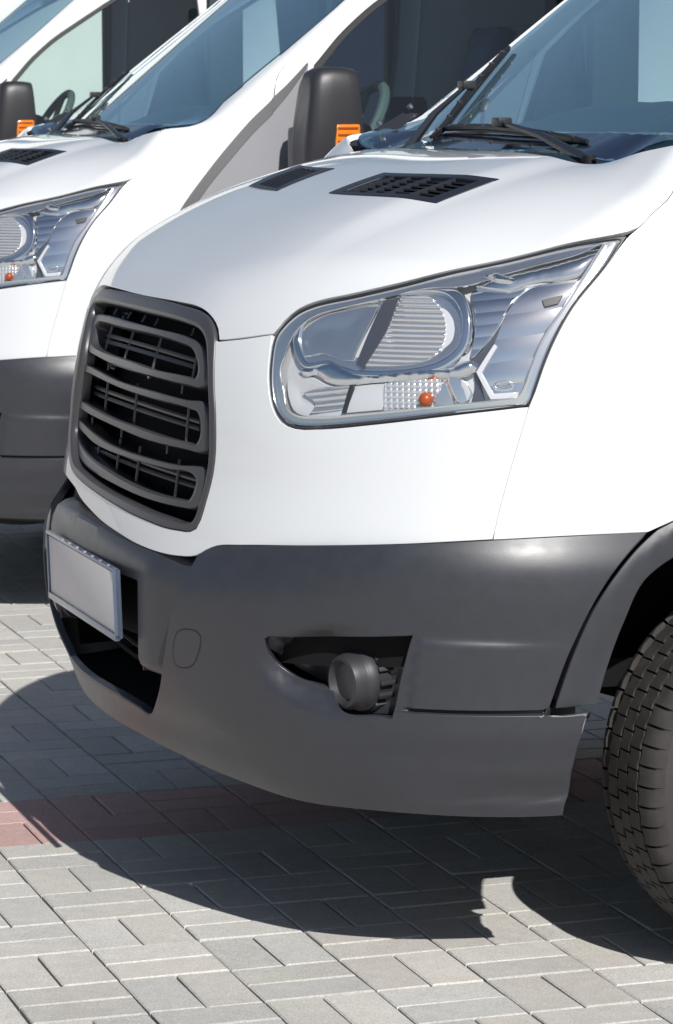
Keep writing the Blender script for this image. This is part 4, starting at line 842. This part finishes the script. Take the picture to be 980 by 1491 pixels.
# -- wheels
def make_wheel(x, y, name='wheel'):
    w = empty(name, van, (x, y, .345)); R0 = .355; hw = .1175
    # carcass and sidewall
    pr = [(.215, -.085), (.222, -.098), (.24, -.106), (.262, -.1135), (.268, -.116), (.272, -.1135), (.288, -.117), (.300, -.1165), (.304, -.1180), (.309, -.1160), (.322, -.112), (.336, -.104), (.3425, -.092), (.3445, -.06), (.3455, 0)]
    prof = pr+[(r, -h) for r, h in pr[-2::-1]]
    t = MB(); t.lathe([(r, h) for r, h in prof], 96); ty = t.obj('tyre', 'side_rub', w, 50)
    # tread: five rings of blocks, zigzag grooves, open shoulders
    m_ = MB(); NB = 62
    def blk(a0, a1, y0, y1, r0, r1, zig, shoulder=0):
        k = 4; V = []
        for i in range(k+1):
            t_ = i/k; a = a0+(a1-a0)*t_; zz = zig*(abs(((t_*1.0+.25) % 1)*2-1)-.5)*2
            def rad(h): return r0-(.0085*max(0, (abs(h)-.055)/.06)**2)
            ya, yb = y0+zz, y1+zz
            if shoulder < 0: ya = y0
            if shoulder > 0: yb = y1
            for (h, r) in ((ya, r1), (ya, rad(ya)-.0008), (ya+.0012, rad(ya)), (yb-.0012, rad(yb)), (yb, rad(yb)-.0008), (yb, r1)):
                V.append((r*math.cos(a), h, r*math.sin(a)))
        F = []
        for i in range(k):
            for q in range(5): F.append((i*6+q, i*6+q+1, i*6+7+q, i*6+6+q))
        F.append((5, 4, 3, 2, 1, 0)); F.append(tuple(k*6+q for q in range(6)))
        m_.add(V, [f[::-1] for f in F])
    pitch = 2*PI/NB
    for i in range(NB):
        a = i*pitch
        for (y0, y1, ph) in ((-.0672, -.0292, .30), (-.0252, .0108, .62), (.0148, .0518, .10)):
            blk(a+ph*pitch+.005, a+(ph+1)*pitch-.005, y0, y1, R0, R0-.011, .0030)
        for s in (-1, 1):
            # shoulder lug that wraps onto the sidewall
            a0, a1 = a+.005, a+pitch-.009; ys = [.0735, .085, .097, .106, .111, .1135]; rs = [R0-.0015, R0-.0035, R0-.008, R0-.017, R0-.029, R0-.040]
            V = []
            for aa, sk in ((a0, 0), ((a0+a1)/2, 0), (a1, 0)):
                for yy, r_ in zip(ys, rs):
                    wv = (.0025 if aa == a0 or aa == a1 else -.002)*(1 if yy < .08 else 0)
                    V.append((r_*math.cos(aa), s*(yy-wv), r_*math.sin(aa)))
                for yy, r_ in zip(ys[::-1], rs[::-1]):
                    V.append(((r_-.013)*math.cos(aa), s*(yy-.006), (r_-.013)*math.sin(aa)))
            n_ = 12; F = []
            for c_ in range(2):
                for q in range(n_): F.append((c_*n_+q, c_*n_+(q+1) % n_, (c_+1)*n_+(q+1) % n_, (c_+1)*n_+q))
            F.append(tuple(range(n_))[::-1]); F.append(tuple(range(2*n_, 3*n_)))
            if s > 0: F = [f[::-1] for f in F]
            m_.add(V, [f[::-1] for f in F])
    m_.obj('tread', 'rubber', ty, 30)
    rim = MB(); rim.lathe([(.222, -.100), (.228, -.104), (.224, -.108), (.214, -.104), (.205, -.085), (.198, -.05), (.19, -.035), (.12, -.055), (.09, -.07), (.055, -.072), (.05, -.09), (0, -.092)], 64)
    rim.lathe([(.222, .10), (.20, .09), (.196, -.03)], 48); rm = rim.obj('rim', 'steel', w, 40)
    for k in range(6):
        a = k*PI/3; MB().tube([(.075*math.cos(a), -.07, .075*math.sin(a)), (.075*math.cos(a), -.086, .075*math.sin(a))], .011, 6).obj('wheel_nut', 'bolt', rm)
    return w
wh = make_wheel(1.076, -.898)
def tree_copy(o, parent):
    c = o.copy(); COL.objects.link(c); c.parent = parent
    for ch in list(o.children): tree_copy(ch, c)
    return c
for x, y in ((1.076, .898), (4.5, -.872), (4.5, .872)):
    c = tree_copy(wh, van); c.location = (x, y, .345)
    if y > 0: c.rotation_euler = (0, 0, PI)

# -- mirrors
def superloop(cx, cz, w, h, e, n=32):
    out = []
    for i in range(n):
        a = 2*PI*i/n; c_, s_ = math.cos(a), math.sin(a)
        out.append((cx+w/2*abs(c_)**(2/e)*(1 if c_ > 0 else -1), cz+h/2*abs(s_)**(2/e)*(1 if s_ > 0 else -1)))
    return out
mirr = empty('door_mirror', van, (0, 0, 0))
def housing():
    # loft along x (front to rear); cross-section in y,z tapering to the top
    V = []; n = 40; lev = [(1.105, .55, 6), (1.108, .80, 5), (1.120, .92, 5), (1.145, .985, 5), (1.18, 1.0, 5.5), (1.23, .99, 5.5), (1.262, .97, 5.5), (1.268, .95, 5.5), (1.262, .90, 5.5), (1.24, .88, 5.5)]
    for x, s_, e in lev:
        for i in range(n):
            a = 2*PI*i/n; c_, q_ = math.cos(a), math.sin(a)
            yy = abs(c_)**(2/e)*(1 if c_ > 0 else -1); zz = abs(q_)**(2/e)*(1 if q_ > 0 else -1)
            wd = .094-.020*max(0, zz)-.006*min(0, zz)*0; 
            xs_ = 1.19+(x-1.19)*(1-.16*max(-.4, zz)); V.append((xs_+.043, -1.205+(wd*s_)*yy-.006*zz, 1.435+.176*s_*zz))
    F = [(l*n+i, l*n+(i+1) % n, (l+1)*n+(i+1) % n, (l+1)*n+i) for l in range(len(lev)-1) for i in range(n)]
    F.append(tuple(range(n))[::-1])
    return mesh_obj('mirror_housing', V, [f[::-1] for f in F], 'mirror', mirr, True, 50)
hs = housing()
MB().box((1.292, -1.205, 1.435), (.006, .14, .28), .002).obj('mirror_glass', 'chrome', mirr)
ind = MB(); ind.box((1.262, -1.283, 1.400), (.078, .034, .100), .010); ind.obj('indicator', 'amber', mirr, 60)
for k in range(5): MB().box((1.262, -1.3015, 1.362+k*.019), (.060, .003, .006), .001).obj('lens_rib', 'bulb', mirr)
arm = MB(); arm.box((1.215, -1.075, 1.395), (.05, .16, .045), .012); arm.box((1.225, -1.065, 1.325), (.06, .16, .040), .012); arm.box((1.21, -1.035, 1.36), (.08, .05, .16), .015); arm.obj('mirror_arm', 'trim', mirr)

# -- wipers (arm and blade follow the glass)
def wiper(pA, pB, tip, off=.022, name='wiper'):
    """pA,pB blade ends, tip = pivot; (x, y, z) near the glass"""
    ws_ = lambda p, o: onW(*p, off=o)
    A_, B_ = Vector(pA), Vector(pB); k = 12
    wp = empty(name, van)
    bl = [ws_(A_.lerp(B_, t), .009+.006*math.sin(PI*t)) for t in np.linspace(0, 1, k)]
    mb_ = MB(); mb_.tube(bl, [.004]+[.0065]*(k-2)+[.004], 6)
    b_ = mb_.obj('wiper_blade', 'wiper', wp)
    MB().tube([ws_(A_.lerp(B_, t), .004) for t in np.linspace(.01, .99, k)], .0028, 5).obj('blade_rubber', 'black', b_)
    for t in (.08, .22, .36, .64, .78, .92):
        p = ws_(A_.lerp(B_, t), .010+.006*math.sin(PI*t)); MB().box(p, (.010, .012, .012), .002).obj('blade_clip', 'wiper', b_)
    m0 = ws_(A_.lerp(B_, .5), .030); MB().box(m0, (.03, .04, .018), .004).obj('blade_hinge', 'wiper', b_)
    T = Vector(tip); mid = m0.lerp(T, .5)+Vector((-.004, 0, .010))
    d_ = (T-m0).normalized(); a_ = MB(); a_.tube([m0, m0.lerp(mid, .5), mid, mid.lerp(T, .6), T], [.005, .006, .008, .010, .012], 6); a_.obj('wiper_arm', 'navy', wp)
    MB().tube([T-Vector((0, 0, .03)), T+Vector((0, 0, .010))], .013, 12).obj('wiper_pivot', 'black', wp)
    return wp
wiper((.885, .42, 1.446), (.850, -.44, 1.42), (.80, -.55, 1.396))
wiper((.845, .37, 1.424), (1.16, .70, 1.60), (.80, .42, 1.400))
# hinge plate on the far fender with two bolts
hp = mesh_obj('hinge_plate', [(.80, .80, 1.410), (.83, .69, 1.408), (.97, .80, 1.480), (.95, .85, 1.482)], [(0, 1, 2, 3)], 'pod', van, False)
for p in ((.96, .825, 1.492), (.875, .79, 1.456)): MB().tube([p, (p[0]-.006, p[1], p[2]+.007)], .007, 10).obj('plate_bolt', 'bolt', hp)

# -- cabin
db = MB(); ys = np.linspace(-.82, .82, 41); V = []; n = 9
for y in ys:
    hump = .075*math.exp(-((y+.40)/.22)**4)+.03*math.exp(-((y-.35)/.25)**4)+.022*math.exp(-(y/.16)**4)
    for k, (x, z, hk) in enumerate([(.93, 1.385, 0), (1.00, 1.415, .1), (1.08, 1.44, .4), (1.16, 1.46, .9), (1.26, 1.475, 1), (1.36, 1.47, 1), (1.43, 1.44, .9), (1.46, 1.36, .4), (1.44, 1.0, 0)]):
        V.append((x+.10*y*y, y, z+hump*hk))
mesh_obj('dashboard', V, [(i*n+k, (i+1)*n+k, (i+1)*n+k+1, i*n+k+1) for i in range(len(ys)-1) for k in range(n-1)], 'dash', van, True, 60)
for k in range(14):
    MB().box((1.06, .22-.016*k, 1.435+.003), (.03, .005, .006), .001).obj('defroster_fin', 'cabin', van) if False else None
stw = empty('steering_wheel', van, (1.56, -.42, 1.40)); stw.rotation_euler = (0, math.radians(-58), 0)
pts = [(.195*math.cos(a), .195*math.sin(a), 0) for a in np.linspace(0, 2*PI, 33)]
MB().tube(pts, .017, 8, False).obj('wheel_grip', 'wheelgrip', stw)
MB().box((0, 0, -.02), (.11, .12, .05), .02).obj('wheel_hub', 'wheelgrip', stw)
for a in (.4, PI-.4, 3*PI/2): MB().tube([(.04*math.cos(a), .04*math.sin(a), -.01), (.19*math.cos(a), .19*math.sin(a), 0)], .013, 6).obj('wheel_spoke', 'wheelgrip', stw)
def seat(y):
    s = empty('seat', van, (2.05, y, .75))
    MB().box((-.05, 0, .08), (.52, .50, .18), .06).obj('cushion', 'seat', s, 60)
    R = Matrix.Rotation(math.radians(14), 3, 'Y')
    MB().box((.28, 0, .48), (.15, .50, .66), .06, R).obj('backrest', 'seat', s, 60)
    MB().box((.37, 0, .92), (.11, .28, .22), .05, R).obj('headrest', 'seat', s, 60)
for y in (-.45, .12, .55): seat(y)
mb = MB(); mb.box((2.75, 0, 1.36), (.03, 1.7, 1.9)); mb.obj('bulkhead', 'cabin', van)
hd = loft('headliner', [1.92, 2.1, 2.6], 'cabin', van, p0=PI/2-.72, p1=PI/2+.72, n=16, F=lambda P: fW(P)+.04)
for s in (-1, 1):
    MB().box((2.24, s*.93, 1.62), (.16, .06, .80), .02).obj('door_post', 'cabin', van)
    mesh_obj('door_card', [(1.30, s*.955, 1.22), (2.2, s*.955, 1.22), (2.2, s*.96, .6), (1.30, s*.96, .6)], [(0, 1, 2, 3)], 'cabin', van, False)

# ---------------------------------------------------------------- the row of vans
vans = [van]
def full_copy(o, parent=None):
    c = o.copy(); COL.objects.link(c); c.parent = parent
    for ch in list(o.children): full_copy(ch, c)
    return c
DX, DY = .1573, 3.910
offs = [(DX, DY), (DX+.035, DY+4.28)]
for dx, dy in offs:
    c = full_copy(van); c.location = (dx, dy, 0); vans.append(c)
tag(vans[0], label='nearest white delivery van, its grey bumper, blank plate and tyre in the foreground', category='van')
tag(vans[1], label='second white van, behind the nearest, with amber mirror indicator and dark side window', category='van')
tag(vans[2], label='white delivery van at upper left edge, with bright side window and smaller mirror', category='van')
for v in vans: v['group'] = 'white delivery vans parked side by side'

# ---------------------------------------------------------------- pale building behind the row, seen through the cab windows
bd = empty('building', None, (4, 24, 0))
MB().box((0, 0, 2.6), (46, .4, 5.2)).obj('wall', mat('white_render', (.74, .75, .74), .85, noise=(1.5, .05)), bd)
MB().box((0, -.05, 5.26), (46.2, .6, .12), .02).obj('coping', 'bezel', bd)
MB().box((0, -.22, .3), (46, .06, .6), .01).obj('plinth', 'trim', bd)
tag(bd, label='long white rendered building wall behind the vans, seen through their cab glass', category='building')
